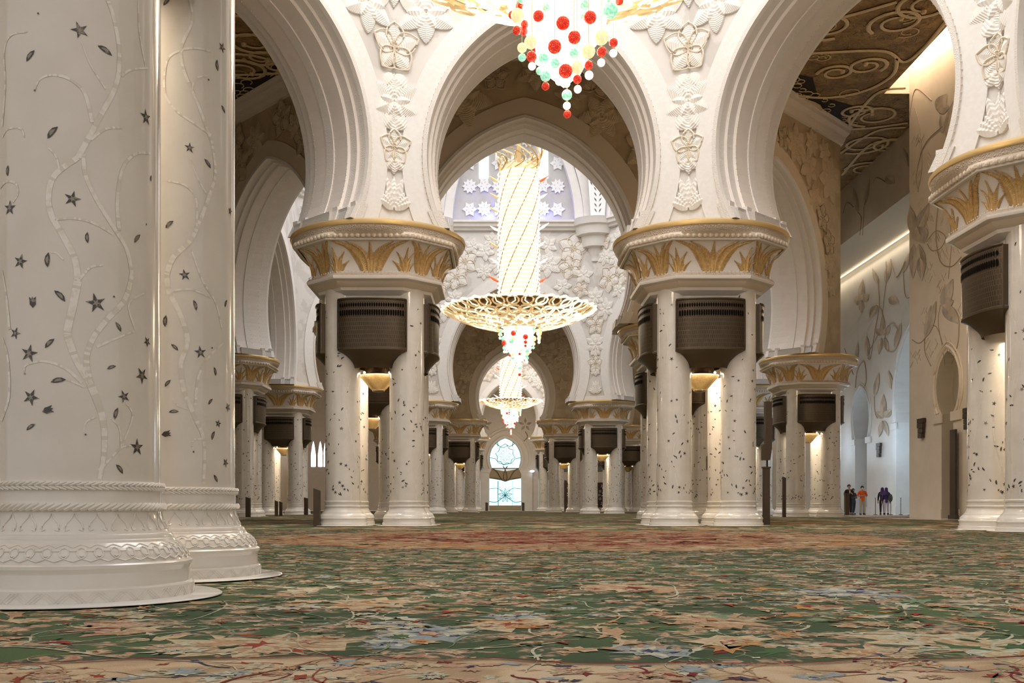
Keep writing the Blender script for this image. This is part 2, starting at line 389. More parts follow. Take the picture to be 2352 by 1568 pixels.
def frond(b, q, pts, w0, n=20):
    P = spline(pts, 6); m = len(P); cum = [0]
    for i in range(1, m): cum.append(cum[-1] + hypot(P[i][0]-P[i-1][0], (P[i][1]-P[i-1][1])*.87))
    L_ = cum[-1]
    def at(s_):
        for i in range(1, m):
            if cum[i] >= s_ - 1e-9:
                t = (s_-cum[i-1])/max(1e-9, cum[i]-cum[i-1]); return (P[i-1][0]+(P[i][0]-P[i-1][0])*t, P[i-1][1]+(P[i][1]-P[i-1][1])*t)
        return P[-1]
    N = n*2; vs = []; fs = []
    for k in range(N+1):
        s_ = L_*k/N; x, h = at(s_); x1, h1 = at(min(L_, s_+.02)); x0, h0 = at(max(0, s_-.02))
        dx, dh = x1-x0, (h1-h0)*.87; l = hypot(dx, dh) or 1; nx, nh = -dh/l, dx/l
        t = k/N; w = w0*(1-t)**.55*(.75+.5*sin(pi*min(1,t*1.4)))
        ww = w if k % 2 == 0 else w*.55
        lean = .35*w
        for sgn in (1, 0, -1):
            px_ = x + nx*ww*sgn + (dx/l*lean if sgn and k % 2 == 0 else 0); ph_ = h + (nh*ww*sgn + (dh/l*lean if sgn and k % 2 == 0 else 0))/.87
            vs.append(bell(qmove(q, px_), min(1.0, max(0, ph_)), .045 if sgn == 0 else .016))
    for k in range(N):
        for j in range(2): a = k*3 + j; fs.append((a, a+1, a+4, a+3))
    b.add(vs, fs, 'gold')
def capital_parts():
    c = MB()
    hs = [i/10 for i in range(11)]; qs = [i/4 for i in range(32)]
    vs = [bell(q, h) for h in hs for q in qs]
    c.add(vs, [(j*32+i, j*32+(i+1)%32, (j+1)*32+(i+1)%32, (j+1)*32+i) for j in range(10) for i in range(32)], 'capital')
    sh = lambda a: chamf(a)
    A = [pi/8*0 + 2*pi*i/64 for i in range(64)]
    def ring(prof, m, blend=lambda k: 0):
        vs = []
        for k, (r, z) in enumerate(prof):
            for a in A:
                s_ = chamf(a); bl = blend(k); vs.append((r*(s_*(1-bl)+bl)*cos(a), r*(s_*(1-bl)+bl)*sin(a), z))
        c.add(vs, [(j*64+i, j*64+(i+1)%64, (j+1)*64+(i+1)%64, (j+1)*64+i) for j in range(len(prof)-1) for i in range(64)], m)
    # cornice below the bell
    ring([(1.50,6.98),(1.56,7.0),(1.60,7.04),(1.72,7.10),(1.76,7.18)], 'capital')
    ring([(1.76,7.18),(1.86,7.25),(1.93,7.34)], 'bead')
    ring([(1.93,7.34),(2.06,7.38),(2.08,7.43),(2.08,7.47)], 'capital')
    ring([(2.08,7.47),(2.02,7.55),(1.93,7.585)], 'capitalorn')
    ring([(1.93,7.585),(1.93,7.62)], 'capital')
    # lip above the bell, passing from chamfered square to circle
    bl = [0,0,0,.45,.9,1,1,1,1]
    ring([(2.33,8.44),(2.40,8.45),(2.41,8.49)], 'capital'); ring([(2.41,8.49),(2.43,8.52)], 'bead')
    ring([(2.44,8.52),(2.50,8.60)], 'bead', lambda k: (0,.2)[k])
    ring([(2.50,8.60),(2.62,8.66)], 'bead', lambda k: (.2,.75)[k])
    ring([(2.62,8.66),(2.70,8.74),(2.72,8.84)], 'capitalorn', lambda k: (.75,1,1)[k])
    n = 96
    for i in range(n):              # scallops and beads
        a = 2*pi*i/n
        s_ = .8*chamf(a)+.2; r = 2.47*s_; c.ball((r*cos(a), r*sin(a), 8.56), .074, 'bead', 8, 5)
    for i in range(120):
        a = 2*pi*i/120; r = 2.0*chamf(a)+.02; c.ball((r*cos(a), r*sin(a), 7.60), .02, 'capital', 4, 3)
    c.lathe([(2.72,8.84),(0,8.84)], 'capital', 48)
    g = MB(); g.lathe([(2.70,8.82),(2.745,8.84),(2.765,8.90),(2.755,8.96),(2.71,9.0),(0,9.0)], 'goldrim', 64)
    p = MB()
    for i in range(8):
        k = FW[i]/2.2; q = i + .5
        frond(p, q, [(0,0),(0,.5),(0,.97)], .17, 20)
        for s_ in (1,-1):
            frond(p, q, [(s_*.07*k,0),(s_*.13*k,.45),(s_*.33*k,.78),(s_*.66*k,.96)], .13, 22)
            frond(p, q, [(s_*.20*k,0),(s_*.33*k,.42),(s_*.62*k,.80),(s_*1.06*k,.985)], .17, 26)
        frond(p, i, [(0,0),(0,.4),(0,.80)], .13, 16)
        for s_ in (1,-1):
            kk = FW[i if s_ > 0 else i-1]/2.2*.5 + .5
            frond(p, i, [(s_*.06*kk,0),(s_*.12*kk,.35),(s_*.33*kk,.68)], .10, 14)
            frond(p, i, [(s_*.12*kk,0),(s_*.22*kk,.2),(s_*.44*kk,.40)], .075, 12)
    return c.mesh('capital', True, 34), g.mesh('gold_rim', True), p.mesh('gilded_palm_leaves', False)
def core_mesh():
    b = MB(); 
    def rs(a):                      # rounded square of half 1.5
        c_, s_ = abs(cos(a)), abs(sin(a)); k = min(1.5/max(c_, s_), (1.5+1.12)/(c_+s_)); return k
    b.lathe([(1,6.55),(1,7.02)], 'shaft', 64, shape=rs); b.lathe([(1,6.55),(0,6.55)], 'shaft', 64, shape=rs)
    b.lathe([(.62,4.95),(.66,5.0),(.66,6.56)], 'bronzeedge', 20)
    return b.mesh('collar', True, 30)
def panel_mesh():
    """bronze vent box facing -Y"""
    b = MB(); n = 16; half = 1.03
    def fy(x): return -(1.60 + .31*sqrt(max(0, 1 - (x/half)**2*.985)))
    rows = [(6.82,1,0),(6.80,1,.02),(5.38,1,0),(5.35,1.02,.03),(5.30,1.02,.03),(5.27,.97,0),(5.22,.86,-.06),(5.15,.765,-.12),(5.06,.68,-.20),(4.97,.62,-.27),(4.88,.58,-.32),(4.80,.565,-.34)]
    vs = []; 
    for z, k, o in rows:
        for i in range(n+1):
            x = half*(-1 + 2*i/n); vs.append((x*k, fy(x) - o, z))
    o0 = b.add(vs, [], 'bronze')
    for j in range(len(rows)-1):
        for i in range(n):
            a = j*(n+1)+i; b.f.append((a, a+n+1, a+n+2, a+1)); b.m.append(b.mi('bronze' if rows[j][0] in (6.80,) else 'bronzeedge'))
    for idx, (x, y, z) in enumerate(vs): b.uv[idx] = (x*1.15 + 5, z)
    # side and back closing faces
    for sx in (-1,1):
        pts = [(sx*half*k, fy(half) - o, z) for z, k, o in rows]
        back = [(sx*half*k*.98, -1.05, z) for z, k, o in rows]
        m_ = len(rows)
        b.add(pts + back, [(i, i+1, m_+i+1, m_+i) for i in range(m_-1)], 'bronzeedge')
    b.add([(-half, fy(half), 6.82)] + [(half*(-1+2*i/n), fy(half*(-1+2*i/n)), 6.82) for i in range(n+1)] + [(half,-1.05,6.82),(-half,-1.05,6.82)], [tuple(range(n+4))], 'bronzeedge')
    b.tube([(half*(-1+2*i/n), fy(half*(-1+2*i/n))-.02, 6.82) for i in range(n+1)], .035, 'bronzeedge', 6)
    for sx in (-1, 1): b.tube([(sx*half, fy(half)-.01, 6.8),(sx*half, fy(half)-.01, 5.35)], .03, 'bronzeedge', 5)
    # vent openings
    m_ = 28
    for row, (z0, z1, skip) in enumerate(((6.56,6.70,0),(6.30,6.50,0))):
        for i in range(m_):
            x = half*(-.95 + 1.9*(i+.5)/m_); w = half*.95/m_*.76; e = .045
            f_ = lambda xx: fy(xx) - .026
            b.poly([(x-w, f_(x-w), z0+e),(x, f_(x), z0),(x+w, f_(x+w), z0+e),(x+w, f_(x+w), z1-e),(x, f_(x), z1),(x-w, f_(x-w), z1-e)], 'slot')
    return b.mesh('vent_panel', True, 30)
def bowl_mesh():
    b = MB()
    rib = lambda a: 1 + .012*cos(a*48)
    b.lathe([(.50,4.72),(.56,4.74),(.60,4.76),(.60,4.72)], 'bronzeedge', 32)
    b.lathe([(.60,4.72),(.57,4.68),(.50,4.60),(.40,4.49),(.32,4.40),(.25,4.32),(.20,4.28)], 'brass', 96, shape=rib)
    b.lathe([(.20,4.28),(.19,4.24),(.12,4.22),(0,4.22)], 'bronzeedge', 24)
    b.lathe([(.50,4.72),(.50,4.78),(.44,4.80),(.44,4.96)], 'bronzeedge', 24)
    return b.mesh('uplight_bowl', True, 40)
def lampring_mesh():
    b = MB()
    for i in range(4):
        a = 2*pi*(i+.5)/4; b.ball((.56*cos(a), .56*sin(a), 4.79), .04, 'lamp', 8, 5)
    return b.mesh('downlight')
ME = dict(col=col_mesh(), carve=col_detail_mesh(), inl=[inlay_mesh(3), inlay_mesh(11), inlay_mesh(23)], core=core_mesh(), panel=panel_mesh(), bowl=bowl_mesh(), lamp=lampring_mesh())
ME['cap'], ME['rim'], ME['palm'] = capital_parts()
disc = MB(); disc.lathe([(0,.012),(.93,.012),(.945,.004),(.945,.0)], 'floor', 48); ME['disc'] = disc.mesh('marble_disc', True)
rc = random.Random(5)
def cluster(x, y, label, rot=0, near=False, light=None):
    e = empty('column_cluster', (x, y, 0), rot); tag(e, label, 'column', 'clusters of four inlaid columns')
    for i, (sx, sy) in enumerate(((1,-1),(1,1),(-1,-1),(-1,1))):
        c = link('column', ME['col'], e, (sx*.99, sy*.99, 0))
        if near:
            cv = link('base_carving', ME['carve'], c)
        if not (near and sx > 0):
            link('shell_inlay', ME['inl'][rc.randrange(3)], c, (0,0,0), rc.random()*6.28)
        else: NEAR[(sx,sy)] = c
        link('marble_disc', ME['disc'], e, (sx*.99, sy*.99, 0))
    cap = link('capital', ME['cap'], e); link('gold_rim', ME['rim'], cap); link('gilded_palm_leaves', ME['palm'], cap)
    link('collar', ME['core'], e)
    for k in range(4): link('vent_panel', ME['panel'], e, (0,0,0), k*pi/2)
    bw = link('uplight_bowl', ME['bowl'], e); link('downlight', ME['lamp'], bw)
    if light:
        l = bpy.data.lights.new('cluster_downlight', 'AREA'); l.shape = 'DISK'; l.size = 1.5; l.energy = light; l.color = (1,.83,.62)
        o = bpy.data.objects.new('cluster_downlight', l); C.objects.link(o); o.location = (x, y, 4.74)
    return e
NEAR = {}
def octa(cx, cy, ap):
    h = ap*tan(pi/8); V = [(-h,-ap),(h,-ap),(ap,-h),(ap,h),(h,ap),(-h,ap),(-ap,h),(-ap,-h)]
    return [(cx+x, cy+y) for x, y in V]
D1, D2, D3 = (AX, 20.2, 12.33), (AX, 66.05, 17.45), (AX, 113.0, 12.33)
o1, o2, o3 = octa(*D1), octa(*D2), octa(*D3)
o2w = []
for x, y in o2:
    d = x - AX; a_ = abs(d); a_ = 7.23 + (a_-7.23)*.915 if a_ > 7.23 else a_; o2w.append((AX - .1 + math.copysign(a_, d), y))
cluster(*o1[0], 'Nearest and largest cluster of white inlaid columns at the left edge, bases on marble discs', near=True, light=260)
cluster(*o1[5], 'Cluster of four inlaid columns left of the middle, with a short brown post beside it', light=330)
cluster(*o1[4], 'Cluster of four inlaid columns right of the middle, with the tall speaker post beside it', light=330)
cluster(*o1[3], 'Cluster of columns cut by the right picture edge, below the largest cropped gold capital', light=330)
cluster(*o2w[0], 'Mostly hidden cluster whose dark vent box shows in the gap of the left foreground cluster', light=300)
cluster(*o2w[1], 'Cluster peeping out behind the left side of the big right-hand column cluster', light=300)
cluster(*o2w[2], 'Right rear column cluster with full gold capital, standing left of the man in black', light=300)
cluster(*o2w[3], 'Distant cluster glimpsed between the right foreground cluster and the tall speaker post', light=300)
cluster(*o2w[4], 'Distant cluster right of the hanging chandeliers, larger than the one beside it', light=300)
cluster(*o2w[5], 'Distant cluster left of the hanging chandeliers, half hidden by the left foreground cluster', light=300)
cluster(*o2w[6], 'Small cluster right of the two left background ones, full wide capital and pale windows beyond', light=300)
cluster(*o2w[7], 'Left background cluster just right of the nearest columns, its capital cut by their shaft', light=300)
cluster(*o3[0], 'Far cluster left of the stained glass window, second in from the chandeliers', light=220)
cluster(*o3[1], 'Far cluster right of the stained glass window, second in from the chandeliers', light=220)
cluster(*o3[2], 'Far cluster just left of the half hidden capital behind the right foreground cluster')
cluster(*o3[3], 'Farthest cluster seen through the gap beside the lattice screens on the right')
cluster(*o3[4], 'Farthest small cluster immediately right of the stained glass window')
cluster(*o3[5], 'Farthest small cluster immediately left of the stained glass window')
cluster(*o3[6], 'Farthest cluster seen in the gap of the left foreground columns, lower one')
cluster(*o3[7], 'Far cluster seen in the gap of the left foreground columns, under its hanging brass bowl')

# inlay of the two near columns, following the vines on the real shafts
def near_inlay(c, items, vines):
    cx = c.parent.location.x + c.location.x; cy = c.parent.location.y + c.location.y; r = .535
    def hit(px, py):
        dx, dz = (px - VX)/F, (HY - py)/F
        A_ = dx*dx + 1; B_ = -2*(dx*cx + cy); K = cx*cx + cy*cy - r*r; D_ = B_*B_ - 4*A_*K
        if D_ <= 0: return None
        t = (-B_ - sqrt(D_))/(2*A_); return (atan2(t - cy, dx*t - cx), CAMZ + dz*t)
    b = MB(); sc = cy/F
    rnd = random.Random(1)
    for kind, px, py, s_, rot in items:
        h = hit(px, py)
        if not h: continue
        a, z = h; s_ *= sc
        if kind == 'f': flower(b, a, z, s_, rot, r+.003, 'shell'); flower(b, a, z, s_*.45, rot+.6, r+.004, 'shell2')
        elif kind == 't': tulip(b, a, z, s_, rot, r+.003)
        elif kind == 'd': flower(b, a, z, s_, rot, r+.003, 'shell', 8)
        else: leaf(b, a, z, s_, rot, r+.003); leaf(b, a, z, s_*.55, rot, r+.004, 'shell2', .5)
    o = put('shell_inlay', b, c)
    v = MB()
    for w0, w1, pts in vines:
        P = [hit(*p) for p in spline(pts, 8)]; P = [p for p in P if p]
        if len(P) < 3: continue
        n = len(P); ribbon(v, P, [(w0 + (w1-w0)*i/(n-1))*sc for i in range(n)], r+.0015)
    # unseen sides continue with plain vines
    put('vine_inlay', v, c)
Z1 = lambda x, y: (x/2.0625, y/2.0625)
Z2 = lambda x, y: (x/1.94, 760 + y/1.94)
I1 = []; I2 = []
def it(kind, z, x, y, s_, rot):
    p = z(x, y); (I1 if p[0] < 352 else I2).append((kind, p[0], p[1], s_, rot))
for a in [(378,143,19),(690,555,19),(47,985,17),(343,942,18),(97,1238,17),(455,1435,22),(1052,225,13),(898,700,12),(875,1302,13),(1090,1000,11)]: it('f', Z1, a[0], a[1], a[2], a[0]*.7)
for a in [(130,100,20),(138,295,19),(632,198,20),(552,292,15),(610,518,20),(655,48,13),(893,95,15),(1015,340,12),(972,412,10),(1005,587,12),(690,415,14),(69,10,14)]: it('f', Z2, a[0], a[1], a[2], a[0]*.6)
for a in [(145,265,15,.9),(497,240,17,-.4),(250,628,17,.9),(415,1125,12,1.6),(650,1130,14,.9),(228,1230,16,1.5),(283,1402,16,-.8),(38,808,12,1.5),(560,1548,12,-1),(1030,310,13,1.7),(1057,518,10,-.8),(983,775,12,-.8),(803,1063,12,.8),(785,1520,13,1.5),(923,1446,12,-1.3),(1070,1437,10,1.1),(790,10,11,.9),(715,845,8,1.4)]: it('l', Z1, *a)
for a in [(222,55,14,.8),(260,222,16,.2),(138,428,12,.6),(497,163,11,.4),(518,368,14,1.3),(532,615,13,-.9),(778,73,10,-.7),(748,233,10,.9),(775,360,11,.1),(957,180,10,-1.3),(938,315,9,.9),(950,465,11,1.2),(960,657,10,-1),(688,95,8,.8),(688,268,9,1.2),(686,510,8,1)]: it('l', Z2, *a)
it('t', Z1, 155, 1432, 13, 1.6); it('t', Z2, 212, 352, 13, .3); it('t', Z2, 740, 458, 11, .2)
for a in [(181,64),(165,428),(692,1062),(540,1405),(988,378),(738,910)]: it('d', Z1, a[0], a[1], 3.4, 0)
for a in [(381,461),(862,538),(111,190),(945,75)]: it('d', Z2, a[0], a[1], 3.2, 0)
def VN(w0, w1, *seq): return (w0, w1, [ (Z1 if s_[2] == 1 else Z2)(s_[0], s_[1]) for s_ in seq])
def q1(l): return [(x, y, 1) for x, y in l]
def q2(l): return [(x, y, 2) for x, y in l]
V1 = [VN(8,17,*q2([(443,660),(465,520),(455,380),(405,240)])), VN(13,16,*q2([(405,240),(340,130),(308,40)]),*q1([(319,1568),(345,1450),(368,1330)])),
 VN(13,11,*q1([(368,1330),(355,1230),(300,1120),(245,1020),(230,930),(260,830),(370,745)])), VN(12,8,*q1([(370,745),(400,690),(480,540),(550,400),(565,250),(540,90),(510,0)])),
 VN(12,11,*q2([(405,240),(385,130),(410,40)]),*q1([(500,1520),(590,1420),(625,1300)])), VN(10,8,*q1([(625,1300),(600,1180),(540,1080),(460,950),(405,830),(395,730)])),
 VN(7,3,*q1([(368,1330),(395,1300),(430,1265),(490,1255)])), VN(9,5,*q1([(565,1090),(555,950),(580,800),(640,730),(710,725)])),
 VN(8,3,*q1([(437,580),(400,440),(330,375),(250,355),(190,375),(165,425)])), VN(5,4,*q1([(575,360),(620,330),(700,322)])),
 VN(4,6,*q1([(260,1040),(350,1035),(440,1055),(540,1110)])), VN(7,4,*q1([(430,660),(500,610),(580,605)])), VN(6,3,*q1([(10,600),(25,400),(20,250),(50,170),(130,150)])),
 VN(5,3,*q1([(10,650),(40,610),(100,610),(115,650)])), VN(8,5,*q2([(5,400),(40,290),(35,120),(10,30)])), VN(8,4,*q1([(45,1560),(30,1400),(10,1280)])), VN(6,3,*q1([(0,890),(30,860),(75,870),(85,920),(60,960)])),
 VN(7,3,*q2([(365,230),(290,165),(200,135),(120,150),(108,180)])), VN(5,3,*q2([(380,250),(310,220)  ,(290,218)])), VN(6,3,*q2([(440,620),(480,580),(540,520),(590,510)])),
 VN(4,2,*q2([(540,520),(530,430),(490,390)])), VN(5,3,*q2([(545,510),(590,380),(560,320)])), VN(4,2,*q2([(430,380),(385,405),(372,450)])), VN(4,2,*q1([(500,420),(430,310),(385,200)])),
 VN(6,3,*q2([(430,70),(500,40),(600,0)])), VN(5,3,*q1([(690,320),(660,150),(655,0)])), VN(4,2,*q1([(300,1230),(270,1200),(240,1195)])), VN(5,3,*q1([(640,1560),(610,1440),(690,1385)])), VN(4,3,*q1([(280,800),(265,740),(230,700)]))]
V2 = [VN(7,10,*q2([(905,680),(912,560),(905,470),(870,390),(820,270)])), VN(10,11,*q2([(820,270),(805,150),(835,40)]),*q1([(850,1480),(800,1380),(790,1300)])),
 VN(11,7,*q1([(790,1300),(820,1220),(900,1140),(940,1060),(990,930),(1020,820),(1005,680)])), VN(7,5,*q1([(1005,680),(940,500),(870,330),(860,220),(910,100),(900,0)])),
 VN(7,4,*q2([(870,330),(885,200),(935,110),(1000,50)])), VN(5,4,*q1([(1050,1550),(1020,1430),(960,1330),(905,1180)])), VN(5,4,*q1([(1000,640),(930,590),(830,520),(780,430),(790,290),(850,240),(930,228),(1000,245)])),
 VN(5,3,*q1([(930,1080),(930,950),(880,880),(790,855)])), VN(4,2,*q1([(905,430),(930,370),(985,360)])), VN(4,2,*q1([(980,920),(930,830),(900,740)])), VN(4,2,*q2([(905,480),(870,482),(855,500),(862,530)])),
 VN(4,3,*q1([(800,1380),(900,1370),(1000,1410)])), VN(3,2,*q2([(840,350),(790,330),(770,300)]))]
near_inlay(NEAR[(1,-1)], I1, V1); near_inlay(NEAR[(1,1)], I2, V2)

# ------------------------------------------------------------------ octagon arch walls
def warp2(x):
    d = x - AX; a_ = abs(d)
    if a_ > 7.23: a_ = 7.23 + (a_-7.23)*.94
    return AX - .1 + math.copysign(a_, d)
class Oct:
    def __init__(s, cx, cy, ap, w, c, zc, band, top_in, top_out):
        s.c = (cx, cy); s.ap = ap; s.w = w; s.cc = c; s.zc = zc; s.band = band; s.ti = top_in; s.to = top_out
    def frame(s, k):
        a = k*pi/4; n = (sin(a), cos(a)); t = (cos(a), -sin(a)); return n, t     # k=0 faces +Y, 1 = +X+Y ...
    def P(s, k, u, v, z):
        n, t = s.frame(k); d = s.ap - 1.5 + v
        x = s.c[0] + n[0]*d + t[0]*u
        return (warp2(x) if s.ap > 15 else x, s.c[1] + n[1]*d + t[1]*u, z)
    def U(s, v): return (s.ap - 1.5 + v)*tan(pi/8)
    def prof(s, d, n=30, z0=9.0):
        R = s.w + s.cc + d; a0 = math.asin(max(-1, (z0 - s.zc)/R)); a1 = math.acos(min(1, s.cc/R))
        H = [(-s.cc + R*cos(a0 + (a1-a0)*i/n), s.zc + R*sin(a0 + (a1-a0)*i/n)) for i in range(n+1)]
        return H
    def fold(s, k, u, v, z):
        """point on an inner (v<=0) or outer (v>=3) face, wrapping round the corner onto the next wall"""
        U = s.U(0 if v < 1.5 else 3)
        if u > U: return s.P(k+1, -U + (u-U), v, z)
        if u < -U: return s.P(k-1, U + (u+U), v, z)
        return s.P(k, u, v, z)
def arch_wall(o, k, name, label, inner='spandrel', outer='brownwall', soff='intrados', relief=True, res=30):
    b = MB()
    def strip(Pa, Pb, m, flip=False):
        vs = Pa + Pb; n = len(Pa); b.add(vs, [((i, i+1, n+i+1, n+i) if not flip else (i, n+i, n+i+1, i+1)) for i in range(n-1)], m)
    def full(d, v, z0=9.0):
        H = o.prof(d, res, z0); return [o.P(k, x, v, z) for x, z in H] + [o.P(k, -x, v, z) for x, z in H[::-1][1:]]
    # faces
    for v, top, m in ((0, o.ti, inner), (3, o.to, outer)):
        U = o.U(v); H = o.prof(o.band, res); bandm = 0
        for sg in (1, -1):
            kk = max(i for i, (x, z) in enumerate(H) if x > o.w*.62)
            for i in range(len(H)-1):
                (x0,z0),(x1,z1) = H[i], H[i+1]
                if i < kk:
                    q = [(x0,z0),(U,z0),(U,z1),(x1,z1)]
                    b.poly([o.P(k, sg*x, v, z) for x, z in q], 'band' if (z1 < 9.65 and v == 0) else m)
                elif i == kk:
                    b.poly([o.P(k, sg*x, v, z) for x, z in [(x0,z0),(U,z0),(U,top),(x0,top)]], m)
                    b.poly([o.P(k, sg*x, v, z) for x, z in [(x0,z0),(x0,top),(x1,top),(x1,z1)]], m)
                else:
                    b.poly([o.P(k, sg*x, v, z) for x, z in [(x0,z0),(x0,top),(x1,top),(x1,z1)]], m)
    # raised plain bands and beaded edge on both faces
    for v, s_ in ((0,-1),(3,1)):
        bm_ = 'band' if s_ < 0 else 'shadeband'
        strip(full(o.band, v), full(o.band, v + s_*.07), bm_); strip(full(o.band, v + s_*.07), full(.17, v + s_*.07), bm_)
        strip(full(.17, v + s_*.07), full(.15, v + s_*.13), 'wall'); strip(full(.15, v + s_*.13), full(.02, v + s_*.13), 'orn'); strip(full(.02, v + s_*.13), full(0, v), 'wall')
    # stepped intrados
    S_ = [(0,0,'orn'),(.28,0,'intrados'),(.30,-.09,'orn'),(.62,-.09,'intrados'),(.66,-.17,'intrados'),(1.3,-.17,'intrados'),(1.32,-.20,'orn'),(1.68,-.20,'intrados'),(1.70,-.17,'intrados'),(2.34,-.17,'intrados'),(2.38,-.09,'orn'),(2.70,-.09,'intrados'),(2.72,0,'orn'),(3,0,'orn')]
    for (v0,d0,m0),(v1,d1,_) in zip(S_, S_[1:]): strip(full(d0, v0), full(d1, v1), m0)
    ob = struct(put(name, b), label)
    # imposts: grey stepped blocks where the arch springs
    im = MB()
    for sg in (1,-1):
        for v0, v1, e, h, m_ in ((-.12,.12,.16,.52,'orn'),(.12,.55,.22,.36,'impost'),(.55,.80,.30,.46,'orn'),(.80,2.2,.36,.34,'impost'),(2.2,2.45,.30,.46,'orn'),(2.45,2.88,.22,.36,'impost'),(2.88,3.12,.16,.52,'orn')):
            R = o.w + o.cc; x0 = -o.cc + sqrt(R*R - (9.0-o.zc)**2); xt = -o.cc + sqrt(R*R - (9.0+h-o.zc)**2)
            q = [(x0-e*.5-.05, 9.0),(xt-e, 9.0+h*.75),(xt-e, 9.0+h),(xt+.3, 9.0+h),(x0+.3, 9.0)]
            A_ = [o.P(k, sg*x, v0, z) for x, z in q]; B_ = [o.P(k, sg*x, v1, z) for x, z in q]; n = len(q)
            im.add(A_ + B_, [tuple(range(n)), tuple(range(n, 2*n))[::-1]] + [(i, (i+1)%n, n+(i+1)%n, n+i) for i in range(n)], m_)
    put('impost', im, ob)
    # dotted bead line on the intrados edges
    bd = MB(); 
    for d, v in ((.0,.29),(-.17,.66),(-.17,1.28),(-.17,2.30),(.165,-.10)):
        H = o.prof(d, 46); 
        for x, z in H:
            for sg in (1,-1):
                bd.ball(o.P(k, sg*(x-.0), v, z), .022, 'relief_line', 4, 3)
    put('bead_line', bd, ob)
    return ob

# relief flowers ------------------------------------------------------
def petal_grid(place, cx, cz, ang, L_, W_, m, b, n=9, ribs=7, base=.03, amp=.009, bend=0):
    """one ribbed petal drawn through place(u, z, off)"""
    vs = []; fs = []; J_ = (-1,-.96,-.5,0,.5,.96,1)
    for i in range(n+1):
        t = i/n; w = W_*max(0, sin(pi*t**.85))**.75
        for j, s_ in enumerate(J_):
            rr = L_*(t + .10*(1-abs(s_))*sin(pi*t)); lat = s_*w*.5
            x = rr*cos(ang) - lat*sin(ang); z = rr*sin(ang) + lat*cos(ang)
            o_ = base + .035 + amp*(1 if i % 2 else -.6) + .05*(1-abs(s_))*sin(pi*t)
            vs.append(place(cx+x, cz+z, .003 if j in (0,6) or i in (0,) else max(.006, o_)))
    for i in range(n):
        for j in range(6): a = i*7+j; fs.append((a, a+1, a+8, a+7))
    b.add(vs, fs, RM.get(m, m))
RM = {}
def feather_flower(b, place, cx, cz, R, n=6, rot=.3, res=16):
    for i in range(n): petal_grid(place, cx, cz, rot + 2*pi*i/n, R, R*.60, 'relief', b, res, 8)
    for i in range(n): petal_grid(place, cx, cz, rot + 2*pi*(i+.5)/n, R*.62, R*.34, 'relief', b, 11, 4, .06)
def ring_flower(b, place, cx, cz, R, n=5, rot=pi/2, tube=.028, back=True):
    for i in range(n):
        a = rot + 2*pi*i/n
        if back: petal_grid(place, cx, cz, a, R*.96, R*.62, 'relief', b, 23, 7, .02)
        L_ = []; 
        for s_ in (1,-1):
            seg = [(0,0),(.10,.17*s_),(.38,.40*s_),(.70,.34*s_),(1,0)]
            seg = spline(seg, 4); L_ += seg if s_ > 0 else seg[::-1]
        pts = [place(cx + R*(x*cos(a)-y*sin(a)), cz + R*(x*sin(a)+y*cos(a)), .085) for x, y in L_]
        b.tube(pts, tube, RM.get('relief_line','relief_line'), 5, True)
        c2 = [place(cx + R*.16*cos(a+pi/n) + R*.07*cos(t), cz + R*.16*sin(a+pi/n) + R*.07*sin(t), .10) for t in [q*pi/3 for q in range(6)]]
        b.tube(c2, tube*.8, RM.get('relief_line','relief_line'), 4, True)
def spandrel_relief(o, k, side, parent, zmax=22, corner=True, corner_only=False, low=False, name='flower_relief', seed=0):
    """reliefs of one wall face; side -1 = inner face, +1 = outer"""
    RM.clear()
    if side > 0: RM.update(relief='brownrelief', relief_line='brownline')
    b = MB(); rnd = random.Random(100*k + seed + (7 if side > 0 else 0)); v0 = 0 if side < 0 else 3; U = o.U(v0); sc = o.band/.78 if o.band < .9 else 1.15
    place = lambda u, z, off: o.fold(k, u, v0 + side*off, z)
    gap = U - (o.w + o.band); R1 = .77*(1 + gap*.25)
    Z = o.zc - 11.2
    got = []
    res = 17 if low else 29
    if corner:
        for cu, cz, R, kind in ((U, 14.45+Z, R1, 'r'), (U, 13.45+Z, .62, 't'), (U, 12.85+Z, .74+gap*.4, 'f'), (U, 12.25+Z, .62, 't'), (U, 11.45+Z*.8, .42+gap*.6, 'r'), (U, 10.95+Z*.6, .42+gap*.3, 't'), (U, 9.9+Z*.1, .92+gap*.2, 'fan'), (U+1.0, 15.55+Z, .95, 'f'), (U-1.0, 15.55+Z, .95, 'f'), (U, 16.6+Z, .9, 'f')):
            if kind == 'r': ring_flower(b, place, cu, cz, R)
            elif kind == 'f': feather_flower(b, place, cu, cz, R, 6, pi/2, res)
            elif kind == 't':
                for a in (-pi/2, -pi/2-.7, -pi/2+.7): petal_grid(place, cu, cz+.2, a, R, R*.8, 'relief', b, 13, 5)
            else:
                for a in [pi*(.10+.80*i/8) for i in range(9)]: petal_grid(place, cu, cz-.3, a, R*(1 if abs(a-pi/2) < .5 else .62), R*.30, 'relief', b, 13, 6)
            got.append((cu, cz, R)); got.append((-cu, cz, R))
    if not corner_only:
        tries = 1600
        for _ in range(tries):
            u = rnd.uniform(-U, U); z = rnd.uniform(11, zmax-.3); R = rnd.uniform(.55, 1.15)*(1.25 if o.ap > 15 else 1)
            # distance to arch opening + band
            dd = hypot(abs(u) + o.cc, z - o.zc) - (o.w + o.cc + o.band) if z > o.zc else abs(u) - (o.w+o.band)
            if dd < R*.55 or abs(u) + R > U + .1 or z + R > zmax: continue
            if any(hypot(u-x, z-y) < (R+r)*.66 for x, y, r in got): continue
            got.append((u, z, R))
            if rnd.random() < .4: ring_flower(b, place, u, z, R, 5, rnd.random()*6, .03)
            else: feather_flower(b, place, u, z, R, rnd.choice((5,6,7)), rnd.random()*6, res)
    return put(name, b, parent, True, auto=18)
